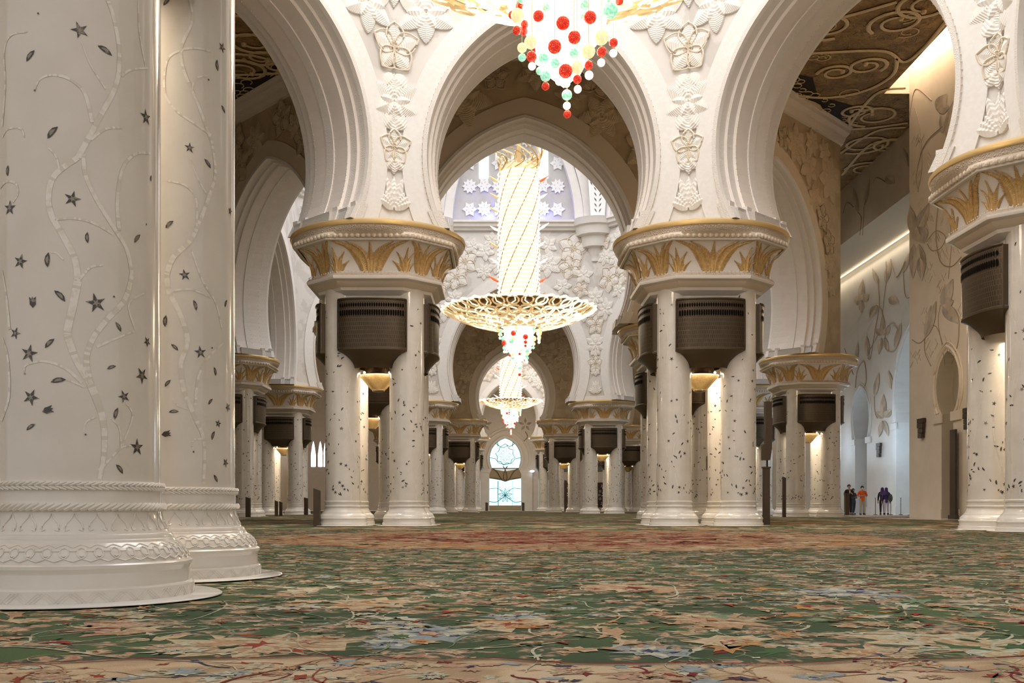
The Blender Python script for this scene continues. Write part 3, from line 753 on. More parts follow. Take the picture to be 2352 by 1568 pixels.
OC1 = Oct(*D1, 3.44, 1.36, 11.2, .78, 24.5, 22.0)
OC2 = Oct(*D2, 5.15, 1.55, 11.9, .95, 23.0, 22.0)
OC3 = Oct(*D3, 3.44, 1.36, 11.2, .78, 24.0, 22.0)
W = {}
def w(o, k, name, label, **kw): W[name] = arch_wall(o, k, name, label, **kw); return W[name]
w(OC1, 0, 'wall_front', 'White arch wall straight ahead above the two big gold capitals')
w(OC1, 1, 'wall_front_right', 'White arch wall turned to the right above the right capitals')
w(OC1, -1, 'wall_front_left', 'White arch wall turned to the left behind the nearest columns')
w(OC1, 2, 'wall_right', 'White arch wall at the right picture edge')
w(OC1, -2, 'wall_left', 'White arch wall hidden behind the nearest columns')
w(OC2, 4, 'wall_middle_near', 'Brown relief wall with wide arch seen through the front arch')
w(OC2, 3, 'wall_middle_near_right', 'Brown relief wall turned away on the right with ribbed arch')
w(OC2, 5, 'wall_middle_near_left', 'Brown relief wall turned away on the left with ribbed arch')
for k, nm in ((0,'wall_middle_far'),(1,'wall_middle_far_right'),(-1,'wall_middle_far_left'),(2,'wall_middle_right'),(-2,'wall_middle_left')):
    w(OC2, k, nm, 'White relief wall of the middle dome')
for k, nm in ((4,'wall_rear_near'),(0,'wall_rear_far'),(3,'wall_rear_near_right'),(5,'wall_rear_near_left'),(1,'wall_rear_far_right'),(-1,'wall_rear_far_left'),(2,'wall_rear_right'),(-2,'wall_rear_left')):
    w(OC3, k, nm, 'Arch wall of the far dome', res=18)
spandrel_relief(OC1, 0, -1, W['wall_front'], 19); spandrel_relief(OC1, -1, -1, W['wall_front_left'], 19)
spandrel_relief(OC1, 1, -1, W['wall_front_right'], 19)
spandrel_relief(OC2, 4, 1, W['wall_middle_near'], 21.6, corner=False)
spandrel_relief(OC2, 3, 1, W['wall_middle_near_right'], 21.2, seed=3); spandrel_relief(OC2, 4, 1, W['wall_middle_near'], 21.6, corner_only=True, name='corner_relief')
spandrel_relief(OC2, 5, 1, W['wall_middle_near_left'], 21.2, seed=5)
spandrel_relief(OC2, 0, -1, W['wall_middle_far'], 22.8, low=True); spandrel_relief(OC2, -1, -1, W['wall_middle_far_left'], 22.8, low=True); spandrel_relief(OC2, 1, -1, W['wall_middle_far_right'], 22.8, low=True, seed=4)
spandrel_relief(OC3, 4, 1, W['wall_rear_near'], 21, corner=False, low=True); spandrel_relief(OC3, 0, -1, W['wall_rear_far'], 20, low=True)

# ------------------------------------------------------------------ drum of the middle dome
def ringprism(b, o_, prof, m, apo=0):
    V = [[(o_.c[0] + (o_.ap+r)/cos(pi/8)*sin(pi/8+i*pi/4), o_.c[1] + (o_.ap+r)/cos(pi/8)*cos(pi/8+i*pi/4), z) for i in range(8)] for r, z in prof]
    vs = [((warp2(p[0]) if o_.ap > 15 else p[0]), p[1], p[2]) for row in V for p in row]
    b.add(vs, [(j*8+i, j*8+(i+1)%8, (j+1)*8+(i+1)%8, (j+1)*8+i) for j in range(len(prof)-1) for i in range(8)], m)
b = MB()
ringprism(b, OC2, [(-1.5,22.6),(-1.75,22.65),(-1.8,22.8),(-2.0,22.9),(-2.05,23.1),(-2.2,23.2),(-2.2,23.35),(-1.0,23.35)], 'wall')
struct(put('trim_1', b), 'White cornice ring below the middle dome')
b = MB(); ringprism(b, OC2, [(-1.0,23.3),(-1.0,33)], 'drum')
dr = struct(put('wall_drum', b), 'Grey drum wall with star ornaments under the middle dome')
def star(b, P, u, z, R, off, kind):
    n = 10 if kind else 6; pts = []
    for i in range(n*2):
        a = pi*i/n; r = R*(1 if i % 2 == 0 else (.68 if kind else .62)); pts.append(P(u + r*cos(a), z + r*sin(a), off))
    base = [P(u + R*(1 if i % 2 == 0 else (.68 if kind else .62))*cos(pi*i/n), z + R*(1 if i % 2 == 0 else (.68 if kind else .62))*sin(pi*i/n), .0) for i in range(n*2)]
    m_ = n*2; b.add(pts + base + [P(u, z, off)], [(2*m_, i, (i+1)%m_) for i in range(m_)] + [(i, m_+i, m_+(i+1)%m_, (i+1)%m_) for i in range(m_)], 'star')
    for i in range(n//(1 if not kind else 2)):
        a = 2*pi*i/(n//(1 if not kind else 2)) + .3
        b.poly([P(u + R*(.42+.16*dx)*cos(a+dy), z + R*(.42+.16*dx)*sin(a+dy), off+.01) for dx, dy in ((-1,0),(0,.14),(1,0),(0,-.14))], 'drum')
for k in (-1, 0, 1):
    n_, t_ = OC2.frame(k); Pd = lambda u, z, off, k=k: OC2.P(k, u, .5 - off, z)
    s_ = MB()
    for row in range(4):
        for j in range(-3, 4):
            u = j*1.18; z = 24.5 + row*1.85 + (0 if j % 2 else .05)
            if abs(abs(u)-2.36) < .4 and row >= 2: continue
            if abs(u) > 4.4 - max(0, (z-26))*.35: continue
            star(s_, Pd, u, z, .62, .14, (row + j) % 2 == 0)
    put('star_ornament', s_, dr)
    wd = MB()
    for u in (-2.4, 2.4):
        wd.poly([Pd(u-.36, 27.0, .05), Pd(u+.36, 27.0, .05), Pd(u+.36, 32, .05), Pd(u-.36, 32, .05)], 'sky')
    struct(put('window_%d' % (k+5), wd), 'Bright slit windows high in the middle dome')
    rb = MB()                       # pointed rib arch in front of each drum side
    def rib(sg, u0, v0, wd_):
        ins = []; out = []
        for i in range(15):
            t = i/14; z = 23.3 + 9.5*t; u = u0 - 3.4*(t**1.9); ins.append((u, z)); out.append((u + wd_*(1-.1*t), z))
        for v_a, v_b, A_ in ((v0, v0, None),):
            vs = [OC2.P(k, sg*u, v0, z) for u, z in ins] + [OC2.P(k, sg*u, v0, z) for u, z in out] + [OC2.P(k, sg*u, .5, z) for u, z in ins]
            n2 = 15; rb.add(vs, [(i, i+1, n2+i+1, n2+i) for i in range(14)] + [(i, i+1, 2*n2+i+1, 2*n2+i) for i in range(14)], 'wall')
    for sg in (1,-1): rib(sg, 4.9, -.35, .7); rib(sg, 5.6, -.6, 2.0)
    struct(put('trim_%d' % (k+4), rb), 'White pointed rib in the middle dome drum')
for sg, nm in ((1,1),(-1,-1)):      # corbels in the far corners with pierced screen above
    U = OC2.U(0); p0 = OC2.P(0, sg*U, 0, 0)
    b = MB(); b.lathe([(0,19.9),(.18,19.95),(.25,20.1),(.5,20.2),(.52,20.35),(.5,20.6),(.75,21.0),(.8,21.25),(1.15,21.3),(1.2,21.55),(1.3,22.1),(1.65,22.2),(1.7,22.45),(1.8,22.8),(2.0,22.9),(2.1,23.3),(2.15,23.4),(0,23.4)], 'wall', 16, c=(p0[0], p0[1]+.3))
    cb = struct(put('trim_%d' % (6 + (sg > 0)), b, None, True), 'White stepped corbel in a corner of the middle dome')
    s_ = MB(); yy = p0[1] - 1.35
    s_.poly([(p0[0]-.55, yy, 23.4),(p0[0]+.55, yy, 23.4),(p0[0]+1.0, yy-.2, 30),(p0[0]-1.0, yy-.2, 30)], 'star')
    for r_ in range(13):
        z = 23.9 + r_*.42
        for sx in (-1, 1):
            for q in range(1 + (r_ > 4)):
                cx_ = p0[0] + sx*(.16 + .30*q + .01*r_)
                s_.poly([(cx_ + .13*sx*dx - .0, yy-.03-.2*(z-23.4)/6.6, z + dz) for dx, dz in ((-.7,-.16),(.3,-.02),(.9,.17),(-.2,.04))], 'lacehole')
    put('pierced_screen', s_, cb)

# ------------------------------------------------------------------ floor, ceiling, outer walls
b = MB(); b.box((-40,-30,-.3),(45,150,-.016), 'floor'); struct(put('floor', b), 'Marble floor under the carpet')
b = MB(); b.poly([(-26,-6,-.010),(19.4,-6,-.010),(19.4,55.5,-.010),(19.4,129,-.010),(-26,129,-.010)], 'carpet')
car = tag(put('carpet', b), 'Huge green and peach floral carpet covering the hall floor', 'carpet')
# woven motifs ---------------------------------------------------------
cm = MB(); rnd = random.Random(21); lay = [0]
def cz(): lay[0] = (lay[0] + 1) % 14; return -.0092 + lay[0]*.00022
def blob(x, y, r, m, n=9, jag=.35, z=None, sx=1, rot=0):
    z = z or cz(); pts = []
    n = n + rnd.randrange(0, 3); ph = rnd.random()*6
    for i in range(n*2):
        a = pi*(i + rnd.uniform(-.45,.45))/n; k = r*(1 + (jag if i % 2 else -jag)*rnd.uniform(.1,1.7) + .22*sin(2*a+ph)); u, v = k*cos(a)*sx, k*sin(a)
        pts.append((x + u*cos(rot) - v*sin(rot), y + u*sin(rot) + v*cos(rot), z))
    cm.fan((x, y, z), pts, m)
def cflower(x, y, r, big=True):
    z = cz(); pal = rnd.choice([('c_cr','c_pe','c_rd'),('c_cr','c_pe','c_og'),('c_pe','c_cr','c_pe'),('c_cr','c_wh','c_pe'),('c_pe','c_cr','c_mr'),('c_cr','c_pk','c_rd'),('c_pk','c_cr','c_og'),('c_wh','c_cr','c_nv'),('c_bl','c_wh','c_nv'),('c_cr','c_og','c_rd'),('c_cr','c_cr','c_og')])
    blob(x, y, r, pal[0], 9 if big else 6, .26, z); blob(x, y, r*.72, pal[1], 8 if big else 5, .30, z+.0003)
    if big:
        blob(x, y, r*.48, pal[0], 7, .34, z+.0006); blob(x, y, r*.24, pal[2], 5, .5, z+.0009)
        for i in range(12):
            a = rnd.random()*6.28; q = r*rnd.uniform(.3,.95); blob(x + q*cos(a), y + q*sin(a), r*rnd.uniform(.05,.13), rnd.choice((pal[2], pal[1], pal[0], 'c_wh')), 3, .6, z+.0011, 1.8, rnd.random()*3)
    else: blob(x, y, r*.3, pal[2], 4, .3, z+.0006)
def strip2(pts, w0, w1, m, z):
    n = len(pts); L_ = []; R_ = []
    for i in range(n):
        x0, y0 = pts[max(0,i-1)]; x1, y1 = pts[min(n-1,i+1)]; l = hypot(x1-x0, y1-y0) or 1; w_ = (w0 + (w1-w0)*i/(n-1))/2
        L_.append((pts[i][0] - (y1-y0)/l*w_, pts[i][1] + (x1-x0)/l*w_, z)); R_.append((pts[i][0] + (y1-y0)/l*w_, pts[i][1] - (x1-x0)/l*w_, z))
    cm.add(L_ + R_, [(i, i+1, n+i+1, n+i) for i in range(n-1)], m)
def scroll(x, y, s_, m, wd):
    a = rnd.random()*6.28; k = rnd.choice((-1,1)); pts = []; px_, py_ = x, y; h = a; c0 = rnd.uniform(.1,.4); N_ = rnd.randrange(12, 20)
    for i in range(N_):
        pts.append((px_, py_)); h += k*(c0*cos(i*.42) + .018*i); px_ += s_*.10*cos(h); py_ += s_*.10*sin(h)
    strip2(pts, wd*1.25, wd*.35, m, cz()); i = 5; blob(pts[i][0], pts[i][1], wd*1.6, m, 3, .4, None, 2.4, rnd.random()*3)
    if rnd.random() < .5: blob(pts[-1][0], pts[-1][1], wd*2, m, 4, .3)
def visible_x(y): return (-1146/F*y - .3, 1206/F*y + .3)
def in_med(x, y): return hypot(x-AX-.2, y-20) < 6.0
def on_base(x, y): return any(hypot(x-cx_, y-cy_) < .98 for cx_, cy_ in ((-2.84,6.88),(-2.84,8.86),(-4.8,6.9),(-4.8,8.86)))
for _ in range(5600):
    t = rnd.random(); y = 4.16 + 24*t**.85; x0, x1 = visible_x(y); x = rnd.uniform(x0, x1)
    if in_med(x, y) or on_base(x, y): continue
    u = rnd.random(); g = 1 + max(0, y-8)*.03
    patch = sin(x*.9+1.3)*sin(y*.55+.4) + .35*sin(x*2.3+y)
    if u < .14 + .10*patch: cflower(x, y, rnd.uniform(.06,.17)*g, y < 13)
    elif u < .52: cflower(x, y, rnd.uniform(.035,.08)*g, False)
    elif u < .80: scroll(x, y, rnd.uniform(.35,1.1), rnd.choice(('c_wh','c_cr','c_wh','c_lg')), rnd.uniform(.007,.016)*g)
    elif u < .93: blob(x, y, rnd.uniform(.03,.09)*g, rnd.choice(('c_cr','c_pe','c_og','c_lg','c_gn','c_wh')), 5, .4, None, 2, rnd.random()*3)
    elif u < .955: blob(x, y, rnd.uniform(.012,.03)*g, rnd.choice(('c_rd','c_nv','c_mr','c_nv')), 4, .4, None, 1.8, rnd.random()*3)
for _ in range(900):
    a = rnd.random()*6.28; q = 5.9*sqrt(rnd.random()); x = AX+.2+q*cos(a); y = 20+q*sin(a)
    blob(x, y, rnd.uniform(.08,.3), rnd.choice(('c_cr','c_pk','c_rd','c_rd','c_pe','c_mr') if q < 4 else ('c_cr','c_pe','c_pe','c_og')), 6, .4, None, 1.6, rnd.random()*3)
for _ in range(2600):
    y = rnd.uniform(26, 60); x = rnd.uniform(*visible_x(y))
    if x > 19 or any(hypot(x-q[0], y-q[1]) < 3 for q in o1+o2w): continue
    blob(x, y, rnd.uniform(.15,.5), rnd.choice(('c_cr','c_pe','c_gn','c_gn','c_og','c_cr','c_lg')), 5, .5, None, 1.8, rnd.random()*3)
for _ in range(6500):
    t = rnd.random(); y = 4.2 + 22*t**.7; x = rnd.uniform(*visible_x(y))
    if on_base(x, y): continue
    g = 1 + max(0, y-7)*.07; m_ = rnd.choice(('c_dg','c_dg','c_ol','c_gn','c_cr','c_pe','c_rd','c_og')) if not in_med(x, y) else rnd.choice(('c_pe','c_rd','c_cr','c_og'))
    blob(x, y, rnd.uniform(.010,.034)*g, m_, 3, .6, -.0042 + .0003*rnd.random(), 2.2, rnd.random()*3)
for cx_, cy_, r_ in ((-1.05,4.5,.36),(-.35,4.95,.28),(2.05,4.55,.42),(1.15,5.5,.30),(.05,5.3,.25),(3.0,5.4,.3),(-1.9,5.1,.25),(2.5,7.2,.4),(1.0,7.6,.35),(-.8,6.4,.3)): cflower(cx_, cy_, r_, True)
for _ in range(330):                # border motifs in front
    y = rnd.uniform(2.9, 4.0); x = rnd.uniform(*visible_x(y)); u = rnd.random()
    if u < .2: scroll(x, y, rnd.uniform(.2,.6), rnd.choice(('c_mr','c_mr','c_nv','c_rd','c_pe')), rnd.uniform(.006,.013))
    elif u < .45: cflower(x, y, rnd.uniform(.04,.08), True)
    elif u < .7: blob(x, y, rnd.uniform(.01,.03), rnd.choice(('c_rd','c_nv','c_mr','c_pe')), 4, .4, None, 1.8, rnd.random()*3)
    else: blob(x, y, rnd.uniform(.03,.07), rnd.choice(('c_wh','c_cr','c_bl','c_pk')), 7, .35)
for sgn, y0 in ((1,4.07),(1,4.03)): # dark red outline along the border edge
    pts = []; x = -2.2
    while x < 2.4:
        pts.append((x, 4.075 - .09*sin(x*2.1) - .07*abs(sin(x*4.3)) - (0 if y0 > 4.05 else .03))); x += .04
    strip2(pts, .018 if y0 > 4.05 else .008, .018 if y0 > 4.05 else .008, 'c_mr' if y0 > 4.05 else 'c_pe', -.0042)
put('woven_flowers', cm, car)
b = MB(); b.box((19.4,56,-.012),(27,129,.10), 'floor'); b.box((19.36,56,.0),(19.42,129,.085), 'cornice'); b.box((19.4,55.9,0),(27,56,.085), 'cornice')
struct(put('trim_8', b), 'Low marble step in front of the entrance wall')
# ceiling
def octp(o_, r): return [((warp2 if o_.ap > 15 else float)(o_.c[0] + (o_.ap+r)/cos(pi/8)*sin(pi/8+i*pi/4)), o_.c[1] + (o_.ap+r)/cos(pi/8)*cos(pi/8+i*pi/4), 22.0) for i in range(8)]
outer = [(-26,2,22.0),(20,2,22.0),(20,136,22.0),(-26,136,22.0)]
polys = [outer] + [octp(o_, 1.5)[::-1] for o_ in (OC1, OC2, OC3)]
flat = [p for pl in polys for p in pl]
tris = geometry.tessellate_polygon([[Vector(p) for p in pl] for pl in polys])
b = MB(); b.add(flat, [tuple(t) for t in tris], 'ceil'); b.poly([(20,53.1,22),(23.2,53.1,22),(23.2,136,22),(20,136,22)], 'ceil')
b.add([(20,2,22),(20,53.1,22),(20,53.1,22.5),(20,2,22.5)], [(0,1,2,3)], 'cornice')
ce = struct(put('ceiling', b), 'Brown flat ceiling with golden scrolls between the domes')
sc_ = MB()
def cpx(px, py): 
    d = 21.4*F/(HY-py); return ((px-VX)/F*d, d)
def ctube(pts, r): sc_.tube([(x, y, 21.95) for x, y in pts], r, 'ceilscroll', 6, up=(0,0,1), flat=.5)
def spiral(x, y, R, a0, k, turns=1.4, r=.11, n=26):
    pts = []
    for i in range(n+1):
        t = i/n; a = a0 + k*turns*2*pi*t; rr = R*(1 - .62*t); pts.append((x + rr*cos(a), y + rr*sin(a)))
    ctube(pts, [r*(1-.35*i/n) for i in range(n+1)]); sc_.ball((pts[-1][0], pts[-1][1], 21.94), r*1.3, 'ceilscroll', 8, 4)
for px, py, R, a0, k in ((2060,50,1.25,2.2,1),(1990,150,1.0,.5,-1),(1920,165,.9,3.0,1),(2010,265,1.5,1.6,1),(1965,255,.9,0,-1),(1985,330,1.6,2.0,-1),(2045,330,1.1,.4,1),(1990,385,1.3,3,1),(1900,60,1.3,1,1),(2130,10,1.3,4,-1),
                         (580,95,1.2,.3,1),(600,130,.9,3,-1),(560,160,1.2,4.5,1),(640,150,.8,1,-1),(545,60,1.4,2,1)):
    x, y = cpx(px, py); spiral(x, y, R, a0, k)
for pl in ([(1560,60),(1750,62),(1900,45),(2060,2)],[(1800,125),(1900,118),(2030,115),(2075,140),(2120,110),(2170,50)],[(1800,215),(1900,222),(1990,205),(2050,170),(2060,130)],[(1800,218),(1880,240),(1890,290),(1980,293),(2085,280)],[(1940,300),(2010,215),(2080,200)],
           [(520,120),(580,125),(640,140),(700,150)],[(520,170),(600,168),(650,165)],[(1930,350),(2010,300),(2080,290)],[(1935,400),(2000,330),(2085,315)]):
    ctube(spline([cpx(*p) for p in pl], 6), .10)
rnd = random.Random(4)
for _ in range(70):
    s_ = rnd.choice((1,1,-1)); x = rnd.uniform(9,19.5) if s_ > 0 else rnd.uniform(-20,-8); y = rnd.uniform(32,70)
    if abs(x-AX)+abs(y-66) < 25 : continue
    spiral(x, y, rnd.uniform(.35,.7), rnd.random()*6, rnd.choice((-1,1)), 1.2, .035, 14)
put('scroll_relief', sc_, ce, True)
lc = MB()                          # dark lace fields beside the octagon walls
for o_, ks in ((OC2, (3,4,5)), (OC1, (0,1,-1))):
    for k in ks:
        U = o_.U(3)
        lc.poly([o_.P(k, -U, 3.3, 21.985), o_.P(k, U, 3.3, 21.985), o_.P(k, U*.75, 5.4, 21.985), o_.P(k, U*.3, 4.3, 21.985), o_.P(k, 0, 5.2, 21.985), o_.P(k, -U*.3, 4.3, 21.985), o_.P(k, -U*.75, 5.4, 21.985)], 'ceillace')
        for i in range(34):
            u = rnd.uniform(-U, U); v = 3.4 + rnd.random()*1.2; r_ = rnd.uniform(.18,.4)
            lc.tube([o_.P(k, u + r_*cos(t), v + r_*.8*sin(t), 21.96) for t in [q*.7 for q in range(8)]], .03, 'ceilscroll', 4)
put('lace_panel', lc, ce)
b = MB()
for o_ in (OC1, OC2, OC3): ringprism(b, o_, [(1.5,21.1),(1.65,21.15),(1.75,21.35),(1.8,21.5),(2.0,21.7),(2.05,21.85),(2.2,22.0)], 'cornice')
struct(put('trim_9', b), 'Plaster cornices where the dome walls meet the ceiling')

# ---- side walls (plane x = X, arches as niches) ----------------------
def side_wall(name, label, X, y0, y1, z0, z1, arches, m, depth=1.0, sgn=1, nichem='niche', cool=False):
    """arches: (yc, half width, z centre, spring z); niche runs from the floor; sgn=+1 wall on the right"""
    b = MB(); prev = y0
    for yc, hw, zc, zs in sorted(arches):
        c = hw*.35; R = hw + c; a0 = math.asin((zs-zc)/R); a1 = math.acos(c/R); n = 12
        H = [(-c + R*cos(a0+(a1-a0)*i/n), zc + R*sin(a0+(a1-a0)*i/n)) for i in range(n+1)]; jw = H[0][0]
        pr = [(yc-jw, z0)] + [(yc-x, z) for x, z in H] + [(yc+x, z) for x, z in H[::-1][1:]] + [(yc+jw, z0)]
        e0, e1 = yc - hw - .55, yc + hw + .55
        b.poly([(X,prev,z0),(X,e0,z0),(X,e0,z1),(X,prev,z1)], m)
        half = pr[:n+2]; top = [(yc - (hw+.55), z0), (yc-(hw+.55), z1)]
        for sg in (-1, 1):
            P_ = [(yc + sg*(yc - y), z) for y, z in half] if sg > 0 else half
            E = e0 if sg < 0 else e1
            for (ya, za), (yb, zb) in zip(P_, P_[1:]): b.add([(X,ya,za),(X,E,za),(X,E,zb),(X,yb,zb)], [(0,1,2,3)], m)
            zt = P_[-1][1]; b.add([(X,yc,zt),(X,E,zt),(X,E,z1),(X,yc,z1)], [(0,1,2,3)], m)
        # reveal + back
        Xd = X + sgn*depth; n2 = len(pr)
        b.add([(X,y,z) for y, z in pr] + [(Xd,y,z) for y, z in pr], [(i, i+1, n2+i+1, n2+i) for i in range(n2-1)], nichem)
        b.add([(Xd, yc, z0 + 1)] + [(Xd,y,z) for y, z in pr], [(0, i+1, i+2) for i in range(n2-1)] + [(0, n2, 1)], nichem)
        # moulding
        for off, th in ((.22,.09),(.42,.05)):
            R2 = R + off; a0_ = math.asin((zs-zc)/R2); a1_ = math.acos(c/R2)
            q = [(-c + R2*cos(a0_+(a1_-a0_)*i/n), zc + R2*sin(a0_+(a1_-a0_)*i/n)) for i in range(n+1)]
            b.tube([(X - sgn*.02, yc-x, z) for x, z in q] + [(X - sgn*.02, yc+x, z) for x, z in q[::-1][1:]], th, m, 6)
        for sg in (-1,1):
            ya, yb = sorted((yc + sg*(jw-.12), yc + sg*(jw+.85)))
            b.box((min(X-sgn*.10, X), ya, zs-.45), (max(X-sgn*.10, X), yb, zs-.02), m)
            ya, yb = sorted((yc + sg*(jw-.02), yc + sg*(jw+.65)))
            b.box((min(X-sgn*.05, X), ya, z0), (max(X-sgn*.05, X), yb, z0+.45), m)
        prev = e1
    b.poly([(X,prev,z0),(X,y1,z0),(X,y1,z1),(X,prev,z1)], m)
    return struct(put(name, b), label)
XA, XB, XBU = 21.3, 26.6, 23.2
def yat(px, X): return F*X/(px - VX)
def zat(px, py, X): return CAMZ + (HY-py)/F*yat(px, X)
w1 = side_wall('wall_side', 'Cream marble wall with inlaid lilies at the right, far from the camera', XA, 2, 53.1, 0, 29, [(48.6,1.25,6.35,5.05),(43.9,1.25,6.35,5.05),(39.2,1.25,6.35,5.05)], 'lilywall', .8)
b = MB(); b.poly([(XA,53.1,0),(XB,53.1,0),(XB,53.1,29),(XA,53.1,29)], 'lilywall'); pass
b.poly([(19.9,53.1,22),(XA,53.1,22),(XA,53.1,29),(19.9,53.1,29)], 'lilywall'); struct(put('wall_return', b), 'Hidden return of the lily wall')
b = MB(); b.poly([(XA,2,29),(20,2,29),(20,53.1,29),(XA,53.1,29)], 'lilywall'); b.poly([(20,2,22.4),(20,53.1,22.4),(20,53.1,29),(20,2,29)], 'cornice'); struct(put('trim_10', b), 'Cove above the lily wall')
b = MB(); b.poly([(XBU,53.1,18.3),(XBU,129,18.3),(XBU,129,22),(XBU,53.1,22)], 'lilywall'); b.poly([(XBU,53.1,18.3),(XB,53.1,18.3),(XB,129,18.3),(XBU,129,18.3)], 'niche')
w3 = struct(put('wall_entrance_upper', b), 'Dark upper wall with lilies over the entrance recess')
w2 = side_wall('wall_entrance', 'Pale bluish entrance wall with tall arches behind the visitors', XB, 53.1, 129, .1, 18.3, [(64.8,3.9,7.6,6.2),(75.2,1.7,7.0,5.6)], 'coolwall', 1.4, nichem='coolwall')
side_wall('wall_far_left', 'Left side wall of the hall', -26, 2, 136, 0, 22, [(58,2.6,9,7),(70,2.6,9,7)], 'lilywall', 1.2, -1)
# brown/dark capstones on the lily wall and entrance wall
for X, y_, z_, par in ((XA,51.4,4.55,w1),(XA,46.3,4.6,w1),(XB,71.4,4.55,w2)):
    b = MB(); d = -.16
    for i in range(4):
        t = i/4; h0, h1 = .42*(1-t*.45), .42*(1-(t+.25)*.45); z0_ = z_ + .45 - i*.25
        b.box((X+d-.02*(i%2), y_-h1, z0_-.23), (X-.005, y_+h1, z0_), 'darkwood')
    tag(put('wall_lantern', b), {51.4:'Dark wedge shaped wall lantern left of the narrow arch on the lily wall', 46.3:'Dark wedge shaped wall lantern right of the narrow arch on the lily wall', 71.4:'Small dark wedge lantern on the pale wall above the orange shirt visitor'}[y_], 'lantern', 'wedge lanterns on the side walls')
b = MB(); b.box((XA-.26,47.2,.15),(XA-.16,47.75,4.15), 'darkwood'); b.box((XA-.30,47.1,.0),(XA-.12,47.85,.18), 'darkwood')
tag(put('door_post', b), 'Tall narrow dark brown strip standing against the lily wall', 'post')
# cove strip light
b = MB(); b.box((XB-.30, 53.2, 18.18),(XB-.22, 110, 18.24), 'stripglow'); tag(put('strip_light', b), 'Long warm strip light under the soffit above the entrance wall', 'light')

# lilies: inlaid petals and stems drawn on the walls
def lily_set(parent, X, petals, stems, off=.012):
    b = MB()
    def q(px, py, o_=0): y = F*(X-off-o_)/(px-VX); return (X-off-o_, y, CAMZ + (HY-py)/F*y)
    lay = 0
    for (x0,y0),(x1,y1),wd,m in petals:
        lay += .0015; n = 7; dx, dy = x1-x0, y1-y0; l = hypot(dx, dy); nx, ny = -dy/l, dx/l; L_ = []; R_ = []
        for i in range(n+1):
            t = i/n; w_ = wd*.5*sin(pi*t**.8); L_.append(q(x0+dx*t+nx*w_, y0+dy*t+ny*w_, lay)); R_.append(q(x0+dx*t-nx*w_, y0+dy*t-ny*w_, lay))
        mid = [q(x0+dx*i/n, y0+dy*i/n, lay) for i in range(n+1)]
        b.add(L_ + mid, [(i, i+1, n+1+i+1, n+1+i) for i in range(n)], m); b.add(mid + R_, [(i, i+1, n+1+i+1, n+1+i) for i in range(n)], 'petaldark' if m == 'petal' else 'petal')
    for pts, wd in stems:
        P = [q(*p) for p in spline(pts, 6)]; b.tube(P, wd, 'stem', 4)
    return put('lily_inlay', b, parent)
A_pet = [((2150,250),(2175,215),26,'petal'),((2150,250),(2182,245),26,'petaldark'),((2170,310),(2190,230),16,'petal'),((2165,305),(2160,262),12,'petal'),
  ((2100,540),(2135,465),26,'petal'),((2100,545),(2090,470),24,'petaldark'),((2110,560),(2120,640),24,'petal'),((2098,560),(2096,640),20,'petaldark'),((2105,520),(2122,560),40,'petal'),((2112,590),(2117,645),18,'petaldark'),
  ((2124,777),(2150,690),20,'petal'),((2124,777),(2138,700),14,'petaldark'),((2163,705),(2188,640),26,'petal'),((2165,700),(2203,745),30,'petaldark'),((2163,700),(2190,690),26,'petal')]
A_stem = [([(2090,265),(2098,215),(2110,205),(2140,230)],.02),([(2100,245),(2112,290),(2118,380),(2108,440)],.018),([(2110,440),(2105,400),(2125,330),(2165,290)],.018),
  ([(2155,470),(2150,540),(2160,600),(2185,612),(2208,590)],.03),([(2130,560),(2140,575),(2160,570),(2172,545),(2150,530),(2128,555)],.022),([(2095,780),(2110,788),(2124,777),(2135,750),(2152,752),(2165,790)],.025),
  ([(2203,745),(2200,790),(2185,835)],.03),([(2124,777),(2125,810),(2138,840)],.03),([(2180,480),(2185,560),(2178,640)],.014),([(2215,590),(2210,620),(2218,650)],.02),([(2160,700),(2155,740),(2165,800),(2170,840)],.015)]
lily_set(w1, XA, A_pet, A_stem)
U_pet = [((2033,405),(2055,420),24,'petaldark'),((1984,475),(1998,410),10,'petaldark'),((1970,488),(1960,430),12,'petaldark'),((2088,385),(2075,340),12,'petaldark')]
U_stem = [([(2005,420),(2012,408),(2025,412),(2033,418)],.03),([(1975,540),(1978,500),(1970,488)],.025),([(1936,490),(1945,465),(1960,475)],.025),([(1981,540),(1984,500),(1984,475)],.02)]
lily_set(w3, XBU, U_pet, U_stem)
B_pet = [((1976,690),(1982,640),16,'petaldark'),((1976,690),(1962,690),22,'petal'),((1978,690),(1996,675),20,'petaldark'),((1978,690),(1979,720),14,'petal'),((2018,655),(2003,615),12,'petaldark'),((2033,650),(2046,595),14,'petaldark'),
  ((2075,625),(2087,580),12,'petaldark'),((2040,685),(2065,695),22,'petaldark'),((2013,700),(1997,730),16,'petaldark'),((2027,770),(2027,720),12,'petaldark'),((2027,770),(2008,755),14,'petal'),((2027,770),(2045,750),14,'petaldark'),
  ((2024,775),(2018,815),12,'petal'),((2030,775),(2040,810),12,'petaldark'),((1993,820),(1990,770),12,'petaldark'),((2055,800),(2070,740),14,'petal'),((1966,830),(1970,785),8,'petaldark'),((2028,955),(2029,905),15,'petaldark'),((2028,960),(2011,945),15,'petal'),((2030,958),(2048,940),16,'petaldark'),
  ((2026,965),(2018,1005),11,'petal'),((2030,965),(2040,1002),11,'petaldark'),((2008,910),(2018,855),12,'petal'),((2048,895),(2040,850),12,'petaldark')]
